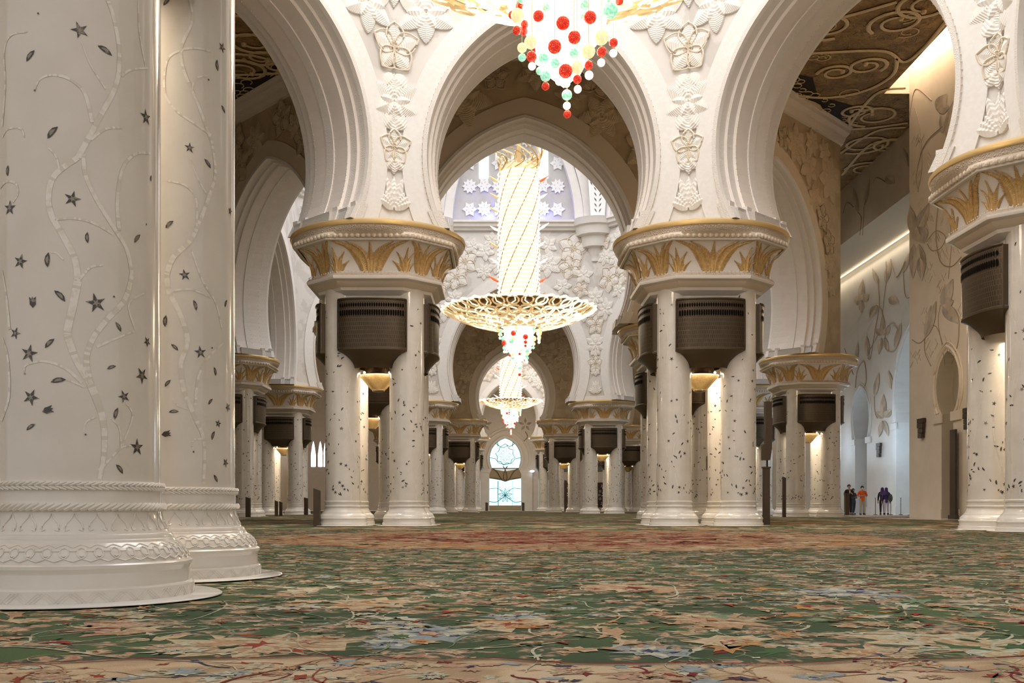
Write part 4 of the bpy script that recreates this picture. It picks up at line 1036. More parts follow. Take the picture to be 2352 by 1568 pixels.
B_stem = [([(2018,655),(2020,700),(2010,760),(2000,820),(1993,822)],.05),([(2046,595),(2060,635),(2080,600)],.05),([(2075,625),(2080,680),(2093,680)],.04),([(1997,720),(2015,700),(2027,720),(2020,760),(2000,800)],.045),([(2065,760),(2050,742),(2035,760),(2035,800),(2055,805),(2070,770)],.045),
  ([(1965,890),(1970,850),(1985,830),(1990,870),(1985,890)],.05),([(2008,910),(2010,945),(2015,960)],.035),([(1940,800),(1950,830),(1960,860)],.035),([(2035,600),(2036,640),(2030,690),(2025,740)],.025)]
lily_set(w2, XB, B_pet, B_stem)
# hash marks on the lily wall
b = MB(); rnd = random.Random(9)
for cx_, cy_ in ((2130,505),(2145,560),(2168,580),(2200,520),(2135,625),(2165,650),(2200,560),(2175,500),(2145,370),(2108,330),(2110,410),(2150,430),(2185,440),(2120,730),(2180,790),(2212,720),(2140,800),(2105,820),(2120,480)):
    for _ in range(9):
        px_, py_ = cx_ + rnd.uniform(-12,12), cy_ + rnd.uniform(-18,18)
        yv = F*(XA-.012)/(px_-VX); z_ = CAMZ + (HY-py_)/F*yv; a = rnd.choice((.9,2.5)); l = .22
        b.tube([(XA-.012, yv - l*cos(a), z_ - l*sin(a)),(XA-.012, yv + l*cos(a), z_ + l*sin(a))], .012, 'petal', 3)
put('hatch_inlay', b, w1)

# ---- far end wall with the stained glass window -------------------------
YE = 136.0
def ex(px): return (px-VX)/F*YE
def ez(py): return CAMZ + (HY-py)/F*YE
b = MB()
cxw = ex(1160.5); hw = 2.12; zc_ = ez(1052); zs_ = ez(1075); c_ = .7; R_ = hw + c_
a0 = math.asin((zs_-zc_)/R_); a1 = math.acos(c_/R_); n = 14
H = [(-c_ + R_*cos(a0+(a1-a0)*i/n), zc_ + R_*sin(a0+(a1-a0)*i/n)) for i in range(n+1)]
pr = [(cxw-hw, 0)] + [(cxw-hw, zs_-.9)] + [(cxw-x, z) for x, z in H] + [(cxw+x, z) for x, z in H[::-1][1:]] + [(cxw+hw, zs_-.9), (cxw+hw, 0)]
E0, E1 = cxw-4, cxw+4; n2 = len(pr); m2 = n2//2
for sg, E in ((-1,E0),(1,E1)):
    P_ = pr[:m2+1] if sg < 0 else pr[m2:][::-1]
    for (xa,za),(xb,zb) in zip(P_, P_[1:]): b.add([(xa,YE,za),(E,YE,za),(E,YE,zb),(xb,YE,zb)], [(0,1,2,3)], 'intrados')
    zt = P_[-1][1]; b.add([(cxw,YE,zt),(E,YE,zt),(E,YE,22),(cxw,YE,22)], [(0,1,2,3)], 'intrados')
b.add([(x,YE,z) for x, z in pr] + [(x,YE+1.2,z) for x, z in pr], [(i, i+1, n2+i+1, n2+i) for i in range(n2-1)], 'impost')
b.poly([(-27,YE,0),(E0,YE,0),(E0,YE,22),(-27,YE,22)], 'intrados'); b.poly([(E1,YE,0),(28,YE,0),(28,YE,22),(E1,YE,22)], 'intrados')
for off, th in ((.25,.12),(.9,.10),(1.3,.06)):
    R2 = R_+off; aa0 = math.asin((zs_-zc_)/R2); aa1 = math.acos(c_/R2); q = [(-c_ + R2*cos(aa0+(aa1-aa0)*i/n), zc_ + R2*sin(aa0+(aa1-aa0)*i/n)) for i in range(n+1)]
    b.tube([(cxw-x, YE-.03, z) for x, z in q] + [(cxw+x, YE-.03, z) for x, z in q[::-1][1:]], th, 'wall', 6)
for sg in (-1,1):
    xa, xb = sorted((cxw+sg*2.15, cxw+sg*3.6)); b.box((xa,YE-.35,0),(xb,YE,zs_-.35), 'wall'); b.box((xa-.1,YE-.42,zs_-.6),(xb+.1,YE,zs_-.3), 'wall')
we = struct(put('wall_end', b), 'Far end wall framing the stained glass window')
b = MB()                            # panes
nP = [(x, YE+.6, z) for x, z in pr]
yg = YE+.6
upper = [(cxw-x, z) for x, z in H] + [(cxw+x, z) for x, z in H[::-1][1:]]
b.poly([(x, yg, z) for x, z in upper], 'aqua')
b.poly([(cxw-hw,yg,.7),(cxw+hw,yg,.7),(cxw+hw,yg,ez(1098)),(cxw,yg,ez(1104)),(cxw-hw,yg,ez(1098))], 'aqua')
b.poly([(cxw-hw,yg,ez(1098)),(cxw,yg,ez(1104)),(cxw+hw,yg,ez(1098)),(cxw+hw,yg,zs_),(cxw,yg,ez(1082)),(cxw-hw,yg,zs_)], 'tanpane')
b.poly([(cxw-hw,yg,0),(cxw+hw,yg,0),(cxw+hw,yg,.7),(cxw-hw,yg,.7)], 'tanpane')
wn = struct(put('window_1', b), 'Stained glass window with flower tracery at the far end of the hall')
b = MB()
def wt(pts, r, m='lead', closed=False): b.tube([(cxw+x, yg-.05, z) for x, z in pts], r, m, 5, closed)
wt([(x-cxw, z) for x, z in upper], .07, closed=True); zf = ez(1045)
wt([(1.32*(1 if i%2 else .78)*cos(pi*i/8+.2), zf + 1.32*(1 if i%2 else .78)*sin(pi*i/8+.2)) for i in range(16)], .05, 'leadblue', True)
for i in range(8): a = pi*i/4; wt([(.25*cos(a), zf+.25*sin(a)),(.62*cos(a+.3), zf+.62*sin(a+.3)),(.95*cos(a), zf+.95*sin(a)),(.62*cos(a-.3), zf+.62*sin(a-.3))], .03, 'leadblue' if i % 2 else 'purple', True)
wt([(-hw,zf-.3),(-1.3,zf-.45),(-.9,zf-1.0),(0,zf-1.25),(.9,zf-1.0),(1.3,zf-.45),(hw,zf-.3)], .04, 'leadblue')
wt([(-1.1,zf+2.1),(-.95,zf+1.2)], .05); wt([(1.1,zf+2.1),(.95,zf+1.2)], .05); wt([(-1.3,zf+1.6),(-.6,zf+1.15),(0,zf+1.55),(.6,zf+1.15),(1.3,zf+1.6)], .05)
for s_ in (1,-1):
    wt(spline([(s_*hw*.8,ez(1075)),(s_*1.1,ez(1083)),(s_*.55,ez(1099)),(0,ez(1104)),(-s_*.25,ez(1095)),(0,ez(1078)),(s_*.3,ez(1070))], 4), .07); wt(spline([(s_*hw,ez(1097)),(s_*1.2,ez(1098)),(0,ez(1105))], 4), .06)
    wt([(s_*.95,ez(1104)),(s_*1.0,ez(1130)),(s_*.92,.7)], .05 if s_ < 0 else .02, 'leadblue'); wt(spline([(s_*hw,ez(1122)),(s_*1.0,ez(1121)),(s_*.5,ez(1128))], 4), .035, 'leadblue')
    wt(spline([(s_*hw,ez(1151)),(s_*1.3,ez(1153)),(s_*.6,ez(1146)),(0,ez(1138))], 4), .045, 'leadblue')
for i in range(9): a = 2*pi*i/9+.17; wt(spline([(0,ez(1137)),(.5*cos(a+.22),ez(1137)+.5*sin(a+.22)),(.95*cos(a),ez(1137)+.95*sin(a)),(.5*cos(a-.22),ez(1137)+.5*sin(a-.22)),(0,ez(1137))], 3), .035, 'leadblue')
put('window_tracery', b, wn)
# small lancet windows at the far left, lattice screens and round panes at the far right
k = 9
for px in (720, 736, 748):
    b = MB(); xw = ex(px); ys = YE-.03
    pts = [(xw-.36,ez(1072)),(xw+.36,ez(1072)),(xw+.38,ez(1045)),(xw+.2,ez(1022)),(xw,ez(1012)),(xw-.2,ez(1022)),(xw-.38,ez(1045))]
    b.poly([(x,ys,z) for x, z in pts], 'sky'); b.tube([(x,ys-.03,z) for x, z in pts], .07, 'wall', 5, True)
    struct(put('window_%d' % k, b), 'Narrow pointed white window at the far left'); k += 1
def lattice(px, cols, nm):
    b = MB(); x0 = ex(px); wd = .0; z0_, z1_ = ez(1165), ez(1108); W_ = cols
    b.box((x0, YE-.25, z0_), (x0+W_, YE-.12, z1_), 'grille'); b.box((x0-.06,YE-.27,z0_-.25),(x0+W_+.06,YE-.12,z0_), 'tanpane')
    f = MB(); r_ = random.Random(px)
    for (fx, fz, R) in [(.5,.85,.36),(.5,.15,.36),(.62,.5,.5),(.3,.65,.22),(.3,.35,.22),(.25,.5,.2),(.75,.7,.22),(.75,.3,.22),(1.0,.85,.3),(1.0,.15,.3)]:
        cx_ = x0 + W_*min(fx,.8); cz_ = z0_ + (z1_-z0_)*fz
        for i in range(6):
            a = 2*pi*i/6+.3; f.poly([(cx_+R*t*cos(a+d), YE-.26, cz_+R*t*sin(a+d)) for t, d in ((.15,0),(.6,.22),(1,0),(.6,-.22))], 'grilleflower')
    o = put('lattice_screen', b); put('flower_openings', f, o); tag(o, nm, 'screen', 'dark flower lattice screens')
lattice(1368, 1.9, 'Dark screen with pale flower openings, between the columns right of the round grey pane')
lattice(1290, 1.6, 'Dark screen with pale flower openings, nearer the stained glass window')
for px in (1372, 1298):
    b = MB(); xw = ex(px); pts = [(xw+1.3*cos(t)*1.0, YE-.05, ez(1068)+1.35*sin(t)) for t in [pi*i/12 - .6 for i in range(18)]]
    b.poly(pts, 'greyglass'); b.tube(pts, .06, 'lead', 5, True)
    for i in range(6): a = pi*i/3; b.tube([(xw+.2, YE-.08, ez(1068)),(xw+.2+.45*cos(a), YE-.08, ez(1068)+.45*sin(a))], .06, 'lead', 4)
    struct(put('window_%d' % k, b), 'Round grey pane with a flower above a lattice screen'); k += 1
# lilies on the end wall above the window
b = MB()
for sg in (-1,1):
    cx_, cz_ = ex(1160.5 + sg*46), ez(975)
    for i in range(5):
        a = pi/2 + 2*pi*i/5; b.poly([(cx_+.95*t*cos(a+d), YE-.04, cz_+.95*t*sin(a+d)) for t, d in ((.15,0),(.55,.38),(1,0),(.55,-.38))], 'petaldark')
    b.tube(spline([(cx_,YE-.04,cz_-.9),(cx_+sg*.3,YE-.04,cz_-1.6),(cx_-sg*.2,YE-.04,cz_-2.2)], 4), .06, 'stem', 4)
put('lily_inlay', b, we)
b = MB(); b.ball((ex(1222), YE-.69, ez(1082)), .3, 'sky', 12, 6); b.v = [(x, y, ez(1082) + (z-ez(1082))*.5) for x, y, z in b.v]
tag(put('exit_light', b), 'Small pale green glowing wall light right of the stained glass window', 'light')

# ------------------------------------------------------------------ chandeliers
def disc_scrolls(b, R, zr, zb, n, dense, seed=0, tube=.05):
    rnd = random.Random(seed)
    def P(r, a, o_=0):
        t = r/R; return (r*cos(a), r*sin(a), zb + (zr-zb)*t**2.2 - o_)
    for i in range(n):              # interlaced S scrolls and rosettes
        a0 = 2*pi*i/n
        for s_ in (1,-1):
            for (r0, r1, wob, m) in ((.30,.98,.20,'goldwhite'),(.34,.85,.36,'goldglow'),(.30,.70,.10,'goldwhite')):
                pts = [P(R*(r0+(r1-r0)*t), a0 + s_*(wob*sin(pi*t*1.6)*2.2/ (1+r0)), .0) for t in [q/9 for q in range(10)]]
                b.tube(pts, [tube*(1.1-.5*q/9) for q in range(10)], m, 4)
        for rr, cr in ((.92,.075),(.74,.09),(.55,.08)):
            for kk in range(2 if rr > .6 else 1):
                ac = a0 + (kk*.5+.25)*2*pi/n; 
                b.tube([P(R*rr + R*cr*cos(t), ac + R*cr*sin(t)/(R*rr), .03) for t in [q*pi/5 for q in range(10)]], tube*.9, rnd.choice(('goldwhite','goldglow')), 4, True)
    N = n*6
    b.tube([P(R*(1 + .02*cos(2*pi*i/N*n*2)), 2*pi*i/N) for i in range(N)], tube*1.2, 'goldwhite', 5, True)
    b.tube([P(R*.30, 2*pi*i/40) for i in range(40)], tube*1.5, 'goldglow', 5, True)
def chandelier(x, y, R, zr, zb, rc_, top, ball_bottom, nballs, balls, label, seed, crown=True, dense=True, pitch=.27, bs=1.0):
    e = empty('chandelier', (x, y, 0)); tag(e, label, 'chandelier', 'golden crystal chandeliers on the hall axis')
    b = MB(); disc_scrolls(b, R, zr, zb, 16, dense, seed, .055*R/4.85 + .012); put('gilded_dish', b, e, True)
    b = MB()
    def S(r): return zb + .10 + (zr-zb)*(r/R)**2.2
    b.lathe([(r_, S(r_)) for r_ in [R*(.28+.68*i/8) for i in range(9)]], 'golddeep', 48, shape=lambda a: 1); put('dish_backing', b, e, True)
    b = MB(); b.lathe([(rc_*.9, zb+.15),(rc_*.9, top)], 'crystalcore', 32)
    z = zb + .5
    while z < top:
        N = 44; prev = []
        for i in range(N):
            a = 2*pi*(i + (.5 if int(z/pitch) % 2 else 0))/N
            rr = rc_
            b.tube([(rr*cos(a-.06), rr*sin(a-.06), z),(rr*1.035*cos(a), rr*1.035*sin(a), z),(rr*cos(a+.06), rr*sin(a+.06), z)], [pitch*.26,pitch*.38,pitch*.26], 'crystal', 4)
        z += pitch
    put('crystal_tiers', b, e)
    b = MB()
    for i in range(9):
        a0 = 2*pi*i/9; pts = []; z = zb + .3
        while z < top: pts.append((rc_*1.06*cos(a0 + (z-zb)*.36), rc_*1.06*sin(a0 + (z-zb)*.36), z)); z += .25
        b.tube(pts, .028, 'strand', 4)
    put('gold_strands', b, e)
    b = MB(); rnd = random.Random(seed+5); z = zb + 1.2
    while z < top:
        for sg in (0, pi):
            if rnd.random() < .75:
                a = sg + rnd.uniform(-.35,.35); up = .55 if True else 0; l = rnd.uniform(.5,.75); m = rnd.choice(('leafglass','ballclear','ballclear','goldglow'))
                b.tube([(rc_*cos(a), rc_*sin(a), z),((rc_+l*.5)*cos(a), (rc_+l*.5)*sin(a), z+l*.28),((rc_+l)*cos(a), (rc_+l)*sin(a), z+l*.62)], [.05,.085,.015], m, 6)
        z += rnd.uniform(.9,1.3)
    put('glass_leaves', b, e, True)
    if crown:
        b = MB()
        for i in range(14):
            a = 2*pi*i/14
            b.tube([( (rc_*1.0+.5*t*t)*cos(a+.5*sin(t*5)), (rc_+.5*t*t)*sin(a+.5*sin(t*5)), top + 1.7*t) for t in [q/8 for q in range(9)]], .05, 'goldglow' if i % 2 else 'goldrim', 5)
            b.tube([((rc_*.9+.25*cos(t))*cos(a), (rc_*.9+.25*cos(t))*sin(a), top + .7 + .35*sin(t)) for t in [q*pi/4 for q in range(8)]], .035, 'goldrim', 4, True)
        b.lathe([(rc_*.7, top),(rc_*.9, top+.3),(rc_*1.0, top)], 'crystalcore', 24); put('crown', b, e, True)
    # suspension rod up to the dome
    b = MB(); b.tube([(0,0,top),(0,0,34)], .12, 'goldrim', 8); put('suspension_rod', b, e)
    # glass balls
    b = MB(); b.lathe([(rc_*.78, zb+.1),(rc_*.74, zb-.9),(rc_*.30, zb-1.9),(0, zb-2.2)], 'coreglow', 20); put('glowing_core', b, e, True)
    meshes = {}
    for m in ('ballred','ballgreen','ballamber','ballclear'):
        q = MB(); q.ball((0,0,0), 1, m, 20, 14); meshes[m] = q.mesh('glass_ball', True, 80)
    for bx, by, bz, br, m in balls:
        o = bpy.data.objects.new('glass_ball', meshes[m]); C.objects.link(o); o.parent = e; o.location = (bx, by, bz); o.scale = (br,)*3
    wires = MB()
    seen = {}
    for bx, by, bz, br, m in balls: seen.setdefault((round(bx,3), round(by,3)), []).append(bz)
    for (bx, by), zs in seen.items(): wires.tube([(bx,by,min(zs)),(bx,by,zb+.2)], .0045*bs, 'goldglow', 3)
    put('hanging_wires', wires, e)
    return e
def gen_balls(rc_, zb, zbot, n, seed, s_=1.0):
    rnd = random.Random(seed); out = []; strands = 0
    H = zb - zbot
    for i in range(n):
        rr = rc_*(.98 if i % 3 == 0 else (.72 if i % 3 == 1 else .42)); a = i*2.399 ; 
        t = rr/rc_; low = zbot + H*(.22 + .60*t**1.6) + rnd.uniform(-.25,.25)*s_; z = low; x, y = rr*cos(a), rr*sin(a)
        small = .085*s_
        for q, (r_, pal) in enumerate(((small*.95, ('ballclear','ballred','ballclear','ballgreen')),(small*1.25, ('ballred','ballamber','ballgreen','ballclear')),(small*1.85, ('ballred','ballamber','ballclear','ballgreen')))):
            z += r_; out.append((x, y, z, r_, rnd.choice(pal))); z += r_*1.25
            if z > zb: break
    # centre strand
    z = zbot
    for r_, m in ((.085,'ballred'),(.085,'ballclear'),(.115,'ballgreen'),(.085,'ballclear'),(.165,'ballred')):
        r_ *= s_; z += r_; out.append((.05*s_, 0, z, r_, m)); z += r_*1.1
    return out
c1 = (AX, D1[1])
B1 = gen_balls(1.12, 11.2, 8.28, 34, 3)
# nearer strands copied from the photo: px, py, radius px, colour
def pb(px, py, rp, m, dy=-.9):
    Y = D1[1] + dy; return ((px-VX)/F*Y - AX, dy, CAMZ + (HY-py)/F*Y, rp/F*Y, m)
B1 = [q for q in B1 if not (q[1] < -.2 and q[2] < 9.9)][:66] + [pb(*q) for q in ((1293,53,16,'ballred'),(1319,86,15,'ballred'),(1299,163,16,'ballred'),(1302,218,12,'ballgreen',-.1),(1274,107,16,'ballred'),(1355,40,15,'ballred'),(1237,37,13,'ballred'),
   (1219,97,15,'ballamber'),(1221,130,12,'ballred'),(1222,152,9,'ballclear'),(1187,70,10,'ballred'),(1189,36,16,'ballamber'),(1248,134,12,'ballgreen'),(1253,175,12,'ballgreen'),(1253,198,9,'ballred'),(1248,157,9,'ballclear'),
   (1325,155,14,'ballamber'),(1326,182,10,'ballred'),(1327,205,9,'ballclear'),(1351,118,16,'ballamber'),(1352,150,10,'ballred'),(1353,173,10,'ballclear'),(1381,86,17,'ballamber'),(1382,119,11,'ballred'),(1381,144,9,'ballclear'),
   (1409,98,10,'ballred'),(1409,122,9,'ballclear'),(1301,192,9,'ballclear'),(1275,145,11,'ballgreen'),(1318,122,11,'ballgreen'),(1199,110,11,'ballamber'),(1199,132,9,'ballgreen'),(1401,25,18,'ballgreen'),(1284,187,9,'ballclear'),(1302,243,9,'ballclear',-.1),(1303,262,9,'ballred',-.1))]
chandelier(*c1, 3.55, 11.75, 11.05, 1.15, 18.5, 8.27, 40, B1, 'Nearest chandelier at the top edge, its red, green and amber glass balls large in front', 1, crown=False)
chandelier(AX, D2[1], 4.9, 13.25, 12.0, 1.25, 22.1, 9.1, 80, gen_balls(1.35, 11.9, 9.0, 30, 8, 1.15), 'Large middle chandelier with wide golden dish and tall white crystal cylinder', 2, pitch=.27)
chandelier(AX, D3[1], 3.45, 12.2, 11.3, 1.15, 17.5, 8.5, 60, gen_balls(1.12, 11.2, 8.3, 24, 12), 'Smallest, farthest chandelier hanging in front of the stained glass window', 3, crown=False)

# ------------------------------------------------------------------ posts, speakers, barriers
def post(x, y, wd, h, label, name='floor_post', slant=.07):
    b = MB(); b.box((-wd/2,-wd/2,0),(wd/2,wd/2,h-slant), 'bronzepost')
    b.add([(-wd/2,-wd/2,h-slant),(wd/2,-wd/2,h-slant),(wd/2,wd/2,h-slant),(-wd/2,wd/2,h-slant),(-wd/2,-wd/2,h),(-wd/2,wd/2,h)], [(0,1,4),(2,3,5),(1,2,5,4),(0,4,5,3)], 'bronzepost')
    o = tag(put(name, b, None, False, (x, y, 0)), label, 'post', 'dark brown floor posts')
def gx(px, y): return (px-VX)/F*y
post(gx(728,31), 31.0, .19, 1.14, 'Short brown slanted-top post beside the left foreground cluster')
post(gx(570,56), 56.0, .24, 1.1, 'Small brown post between the nearest columns and the left background cluster')
post(gx(635,62), 62.0, .18, .95, 'Tiny dark post seen between the columns of the left background cluster, left of its twin')
post(gx(645,62.5), 62.5, .18, .9, 'Tiny dark post seen between the columns of the left background cluster, right of its twin')
post(gx(703,70), 70.0, .25, 1.2, 'Dark post right of the left background columns, left of the pale windows')
post(gx(1801,55.5), 55.5, .17, 2.2, 'Slim tall brown post beside the right rear column cluster')
post(gx(1118,131), 131.0, .35, 1.1, 'Dark post left of the stained glass window')
post(gx(1201.5,131), 131.0, .35, 1.1, 'Dark post right of the stained glass window')
post(gx(1299,118), 118.0, .3, 3.6, 'Tall thin dark post in front of the lattice screen')
def speaker(px, y, h0, hrod, h1, w0, w1, label):
    e = empty('speaker_post', (gx(px, y), y, 0)); tag(e, label, 'speaker')
    b = MB(); b.box((-w0/2,-w0/2,0),(w0/2,w0/2,h0), 'bronzepost'); b.box((-w0*.62,-w0*.62,h0),(w0*.62,w0*.62,h0+.05), 'bronzepost'); put('pedestal', b, e)
    b = MB(); b.tube([(.03,0,h0+.04),(.03,0,hrod+.1)], .035, 'bronzepost', 8); put('rod', b, e)
    b = MB(); z0 = hrod
    q = [(-.14,z0),(.10,z0),(.16,z0+.35),(.16,h1),(-.05,h1),(-.05,z0+.55),(-.14,z0+.5)]
    k = w1/.22; A_ = [(x*k, -.12, z) for x, z in q]; B_ = [(x*k, .12, z) for x, z in q]; n = len(q)
    b.add(A_+B_, [tuple(range(n))[::-1], tuple(range(n,2*n))] + [(i,(i+1)%n,n+(i+1)%n,n+i) for i in range(n)], 'bronzepost'); put('speaker_column', b, e)
speaker(1760, 33.8, 1.85, 2.12, 4.05, .2, .22, 'Tall dark line-array speaker on a pedestal right of the right foreground cluster')
speaker(1632, 37.0, 1.6, 1.9, 3.35, .2, .22, 'Dark speaker post seen in the gap of the right foreground cluster')
for px in (2010.5, 2046, 2069, 2090):
    b = MB(); b.tube([(0,0,0),(0,0,.96)], .018, 'bronzepost', 8); b.lathe([(0,0),(.12,0),(.12,.02),(0,.03)], 'bronzepost', 12); b.ball((0,0,.97), .03, 'bronzepost', 8, 5)
    y = 60.0 if px < 2080 else 56.8
    tag(put('barrier_post', b, None, True, (gx(px, y), y, .10)), {2010.5:'Thin barrier post left of the two women', 2046:'Thin barrier post right of the two women', 2069:'Faint thin barrier post in front of the blue lit arch', 2090:'Thin barrier post beside the edge of the lily wall'}[px], 'barrier', 'thin barrier posts')
b = MB(); b.box((-.12,-.12,.1),(.12,.12,1.30), 'bronzepost'); b.box((-.14,-.14,1.30),(.14,.14,1.34), 'bronzepost')
tag(put('lectern', b, None, False, (gx(1945,58.6), 58.6, 0)), 'Brown narrow pedestal standing in front of the man in black', 'pedestal')
# small spot camera and floodlights on the capitals
for (px, py, y) in ((738,523,31.2),(1757,523,31.2)):
    b = MB(); 
    for dx in (-.12,.12): b.ball((dx,0,.09), .07, 'lamp', 8, 5)
    b.box((-.22,-.05,0),(.22,.12,.05), 'bronzeedge')
    tag(put('spotlight', b, None, True, (gx(px,y), y, 9.0)), 'Pair of small lit spotlights on the rim of the %s foreground capital' % ('left' if px < 1000 else 'right'), 'light', 'spotlights on the capitals')

# ------------------------------------------------------------------ people
def skin_body(name, joints, edges, parent, m, sub=2):
    me = bpy.data.meshes.new(name); names = list(joints); me.from_pydata([joints[k][0] for k in names], [(names.index(a), names.index(b)) for a, b in edges], [])
    o = bpy.data.objects.new(name, me); C.objects.link(o); o.parent = parent
    md = o.modifiers.new('skin', 'SKIN'); md.use_smooth_shade = True
    for i, k in enumerate(names):
        sv = me.skin_vertices[0].data[i]; r = joints[k][1]; sv.radius = (r, r) if not hasattr(r, '__len__') else r; sv.use_root = (i == 0)
    s = o.modifiers.new('sub', 'SUBSURF'); s.levels = sub; s.render_levels = sub
    me.materials.append(M[m]); return o
def person(x, y, h, face, label, top, legs, hair='hair', arms='fold', skirt=False, mask=False, scarf=None, bag=False, seed=0, stride=.0):
    e = empty('person', (x, y, .10), face); tag(e, label, 'person'); k = h/1.75
    def J(x_, y_, z_): return (x_*k, y_*k, z_*k)
    body = {'pelvis':(J(0,0,.95),.105*k),'waist':(J(0,0,1.10),.10*k),'chest':(J(0,-.01,1.30),(.165*k,.12*k)),'neckb':(J(0,0,1.44),.085*k),'neck':(J(0,-.005,1.50),.052*k),'chin':(J(0,-.02,1.565),.062*k),'head':(J(0,-.012,1.65),.088*k),'crown':(J(0,0,1.71),.07*k)}
    ed = [('pelvis','waist'),('waist','chest'),('chest','neckb'),('neckb','neck'),('neck','chin'),('chin','head'),('head','crown')]
    for s_, n in ((1,'R'),(-1,'L')):
        st = stride*s_
        body.update({'hip'+n:(J(.095*s_,0,.88),.095*k),'knee'+n:(J(.105*s_,-.02+st*.5,.48),.062*k),'ank'+n:(J(.11*s_,.03+st,.09),.04*k),'toe'+n:(J(.12*s_,-.14+st,.035),.035*k)})
        ed += [('pelvis','hip'+n),('hip'+n,'knee'+n),('knee'+n,'ank'+n),('ank'+n,'toe'+n)]
        if arms == 'fold': el, wr, ha = J(.30*s_,.02,1.12), J(.10*s_,-.22,1.16), J(.02*s_,-.25,1.19)
        elif arms == 'phone': el, wr, ha = J(.27*s_,.0,1.12), J(.12*s_,-.26,1.20), J(.05*s_,-.30,1.26)
        else: el, wr, ha = J(.25*s_,.03,1.13), J(.26*s_,-.04,.88), J(.26*s_,-.07,.80)
        body.update({'sho'+n:(J(.185*s_,0,1.41),.062*k),'el'+n:(el,.045*k),'wr'+n:(wr,.032*k),'ha'+n:(ha,.030*k)})
        ed += [('neckb','sho'+n),('sho'+n,'el'+n),('el'+n,'wr'+n),('wr'+n,'ha'+n)]
        hx = Vector(ha) - Vector(wr); hx.normalize(); side = Vector((0,0,1)).cross(hx)
        if side.length < .1: side = Vector((0,1,0))
        side.normalize()
        for f in range(4):
            q = Vector(ha) + side*(f-1.5)*.018*k; body['f%d%s' % (f,n)] = (tuple(q + hx*.055*k), .009*k); body['g%d%s' % (f,n)] = (tuple(q + hx*(.085-.008*abs(f-1.5))*k + Vector((0,-.0,-.015*k))), .008*k)
            ed += [('ha'+n,'f%d%s' % (f,n)),('f%d%s' % (f,n),'g%d%s' % (f,n))]
        body['th'+n] = (tuple(Vector(wr)*.45 + Vector(ha)*.55 + side*.045*k + hx*.03*k), .010*k); ed.append(('ha'+n,'th'+n))
    skin_body('body', body, ed, e, 'skin', 1)
    # clothes as their own continuous surfaces
    sh = {'z':(J(0,0,.74 if top != 'orange' else .80),(.17*k,.15*k)),'a':(J(0,0,.90),(.165*k,.14*k)),'b':(J(0,0,1.08),(.15*k,.13*k)),'c':(J(0,-.01,1.28),(.185*k,.14*k)),'d':(J(0,0,1.43),.10*k)}; es = [('z','a'),('a','b'),('b','c'),('c','d')]
    for s_, n in ((1,'R'),(-1,'L')):
        sh['s'+n] = (J(.19*s_,0,1.40),.078*k); B_ = body; sh['e'+n] = (B_['el'+n][0],.062*k); es += [('d','s'+n),('s'+n,'e'+n)]
        if arms != 'fold' or top != 'orange': sh['w'+n] = (B_['wr'+n][0],.045*k); es.append(('e'+n,'w'+n))
    skin_body('shirt' if top == 'orange' else 'jacket', sh, es, e, top)
    tr = {'y':(J(0,0,1.08),.12*k),'a':(J(0,0,.97),.135*k)}; es = [('y','a')]
    for s_, n in ((1,'R'),(-1,'L')):
        tr['h'+n] = (J(.10*s_,0,.86),.108*k); tr['k'+n] = (body['knee'+n][0],.076*k); tr['n'+n] = (body['ank'+n][0],.058*k); es += [('a','h'+n),('h'+n,'k'+n),('k'+n,'n'+n)]
    skin_body('trousers', tr, es, e, legs)
    b = MB()
    for s_, n in ((1,'R'),(-1,'L')):
        ax_, ay_, _ = body['ank'+n][0]; b.lathe([(0,0),(.05*k,0),(.055*k,.03*k),(.05*k,.09*k),(0,.10*k)], 'black', 12, c=(ax_, ay_)); b.tube([(ax_, ay_+.03, .04*k),(ax_+.005, ay_-.1*k, .035*k),(ax_+.01*s_, ay_-.19*k, .03*k)], [.045*k,.045*k,.032*k], 'black', 8)
    put('shoes', b, e, True)
    b = MB(); hc = J(0,.012,1.675)
    b.ball(hc, .106*k, scarf or hair, 16, 10)
    b.v = [(x_, y_ + (.03*k if (z_ < hc[2]-.02*k and y_ < 0) else 0), z_) for x_, y_, z_ in b.v if True]
    b.v = [(x_, y_ if not (y_ < -.03*k and z_ < hc[2]+.03*k) else -.03*k, z_) for x_, y_, z_ in b.v]
    if scarf: b.lathe([(.10*k,1.66*k),(.115*k,1.56*k),(.14*k,1.46*k),(.20*k,1.34*k),(.21*k,1.26*k)], scarf, 16)
    put('headscarf' if scarf else 'hair', b, e, True)
    b = MB()                        # face: eyes, nose, mouth, ears
    for s_ in (1,-1): b.ball(J(.032*s_,-.093,1.655), .010*k, 'hair', 6, 4); b.ball(J(.088*s_,-.01,1.635), .02*k, 'skin', 6, 4)
    b.tube([J(0,-.093,1.66), J(0,-.115,1.615), J(0,-.098,1.605)], [.006*k,.014*k,.008*k], 'skin', 6)
    b.box(J(-.025,-.094,1.575), J(.025,-.085,1.583), 'grille')
    put('face', b, e, True)
    if mask:
        b = MB(); b.ball(J(0,-.055,1.59), .062*k, 'mask', 12, 8); put('face_mask', b, e, True)
    if arms == 'phone' or mask is None: pass
    if top == 'black' and arms == 'phone':
        b = MB(); b.add([J(-.05,-.145,1.42),J(.05,-.145,1.42),J(.0,-.16,1.18)], [(0,1,2)], 'mask'); b.add([J(-.012,-.15,1.41),J(.012,-.15,1.41),J(.0,-.165,1.2)], [(0,1,2)], 'black'); put('shirt_front', b, e)
    if bag:
        b = MB(); b.ball((0,0,0), 1, 'bag', 14, 10); b.v = [(x_*.15*k-.24*k, y_*.12*k+.10*k, z_*.27*k+1.08*k) for x_, y_, z_ in b.v]; put('backpack', b, e, True)
    return e
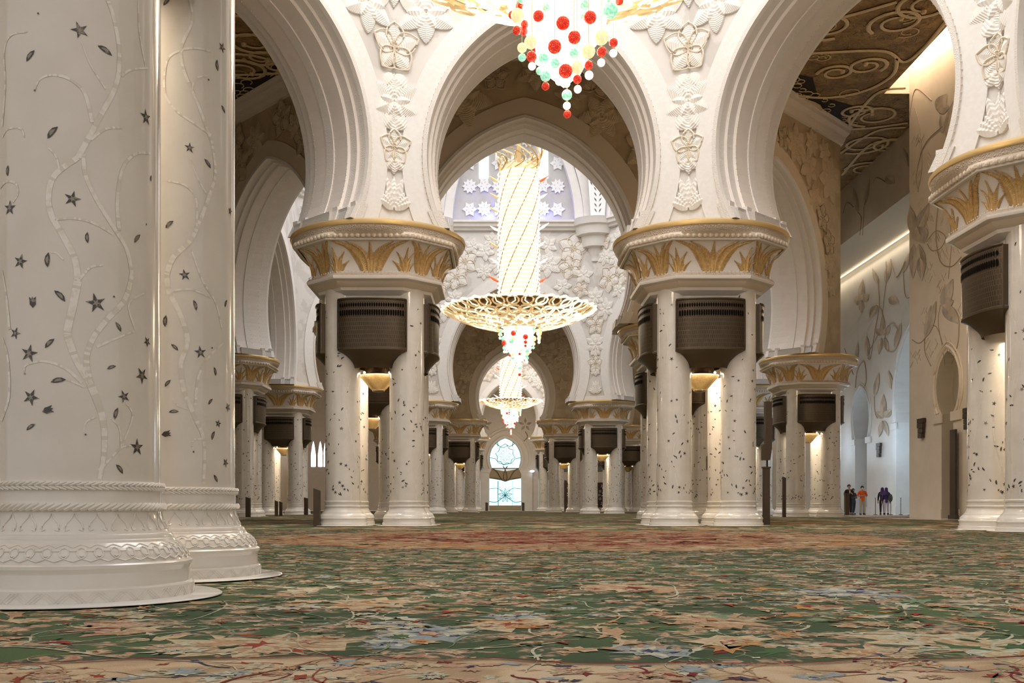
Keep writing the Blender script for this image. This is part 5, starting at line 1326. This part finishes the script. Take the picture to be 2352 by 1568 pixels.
def pers(px, y, *a, **kw): return person(gx(px, y), y, *a, **kw)
pers(1950, 60.5, 1.76, 0, 'Person in a black suit with white shirt, arms bent, behind the brown pedestal', 'black', 'black', arms='phone')
pers(1960, 61.8, 1.55, .5, 'Person in dark denim half hidden behind the person in the black suit', 'denim', 'denim', arms='fold', stride=.06)
pers(1980.5, 61.5, 1.70, 0, 'Person in an orange shirt, khaki trousers and white face mask, arms folded', 'orange', 'khaki', arms='fold', mask=True)
pers(2026.5, 62.2, 1.62, 2.9, 'Person in dark clothes standing close on the left of the one in pale trousers', 'black', 'black', arms='down', scarf='purple')
pers(2035.5, 61.6, 1.60, 3.0, 'Person in purple scarf and pale striped trousers carrying a grey bag', 'purple', 'lilac', arms='down', scarf='purple', bag=True)

# ------------------------------------------------------------------ light
wd = bpy.data.worlds.new('World'); bpy.context.scene.world = wd; wd.use_nodes = True
bg = wd.node_tree.nodes['Background']; bg.inputs[0].default_value = (1.0,.955,.92,1); bg.inputs[1].default_value = .60
def area(name, loc, rot, sx, sy, e, col): 
    l = bpy.data.lights.new(name, 'AREA'); l.shape = 'RECTANGLE'; l.size = sx; l.size_y = sy; l.energy = e; l.color = col
    o = bpy.data.objects.new(name, l); C.objects.link(o); o.location = loc; o.rotation_euler = rot; return o
def point(name, loc, e, col, r=.5):
    l = bpy.data.lights.new(name, 'POINT'); l.energy = e; l.color = col; l.shadow_soft_size = r
    o = bpy.data.objects.new(name, l); C.objects.link(o); o.location = loc; return o
WARM = (1,.80,.58)
area('dome_light', (AX,20.2,24.3), (0,0,0), 14, 14, 2900, (1,.96,.92))
area('middle_dome_light', (AX,66,31), (0,0,0), 22, 22, 3300, (.98,.98,1))
area('far_dome_light', (AX,113,23.8), (0,0,0), 14, 14, 1800, (1,.95,.90))
point('chandelier_light', (AX,20.2,10.0), 1500, WARM, 1.0)
point('middle_chandelier_light', (AX,66.05,10.6), 900, WARM, 1.2)
point('far_chandelier_light', (AX,113,9.6), 600, WARM, 1.0)
area('cove_light', (20.15,29,24.2), (0,radians(-80),0), .8, 47, 2800, (1,.82,.6))
area('recess_strip', (XB-.5,80,18.0), (0,0,0), .3, 52, 260, (1,.80,.55))
point('entrance_cool', (24.5,67,5.0), 300, (.55,.78,1), 1.5)
point('entrance_cool_far', (24.5,78,5), 160, (.65,.82,1), 1.5)
point('blue_glow', (OC2.P(0,-2.0,-.05,23.9)), 90, (.08,.1,1), .1)
point('blue_glow_right', (OC2.P(0,2.2,-.05,23.9)), 70, (.08,.1,1), .1)
for (x, y, e) in ((AX, 40.5, 120), (-10, 42, 120), (16.5, 42, 520), (AX, 92, 200), (-14, 95, 300), (16, 95, 300), (AX,130,250), (-20,120,500), (18,122,300)):
    point('passage_light', (x, y, 8.5), e, (1,.78,.52), 1.0)
# camera
cam = bpy.data.cameras.new('Camera'); co = bpy.data.objects.new('Camera', cam); C.objects.link(co)
co.location = (0,0,CAMZ); co.rotation_euler = (pi/2,0,0); cam.sensor_width = 36; cam.lens = F/2352*36; cam.shift_x = (1176-VX)/2352; cam.shift_y = (HY-784)/2352
cam.clip_start = .05; cam.clip_end = 500
S = bpy.context.scene; S.camera = co
S.view_settings.view_transform = 'Standard'; S.view_settings.look = 'None'; S.view_settings.gamma = 1; S.view_settings.exposure = .22
S.cycles.max_bounces = 5; S.cycles.diffuse_bounces = 3; S.cycles.glossy_bounces = 2
S.cycles.use_adaptive_sampling = True; S.cycles.adaptive_threshold = .05; S.cycles.adaptive_min_samples = 16; S.cycles.transmission_bounces = 2
S.cycles.sample_clamp_indirect = 4; S.cycles.caustics_reflective = False; S.cycles.caustics_refractive = False
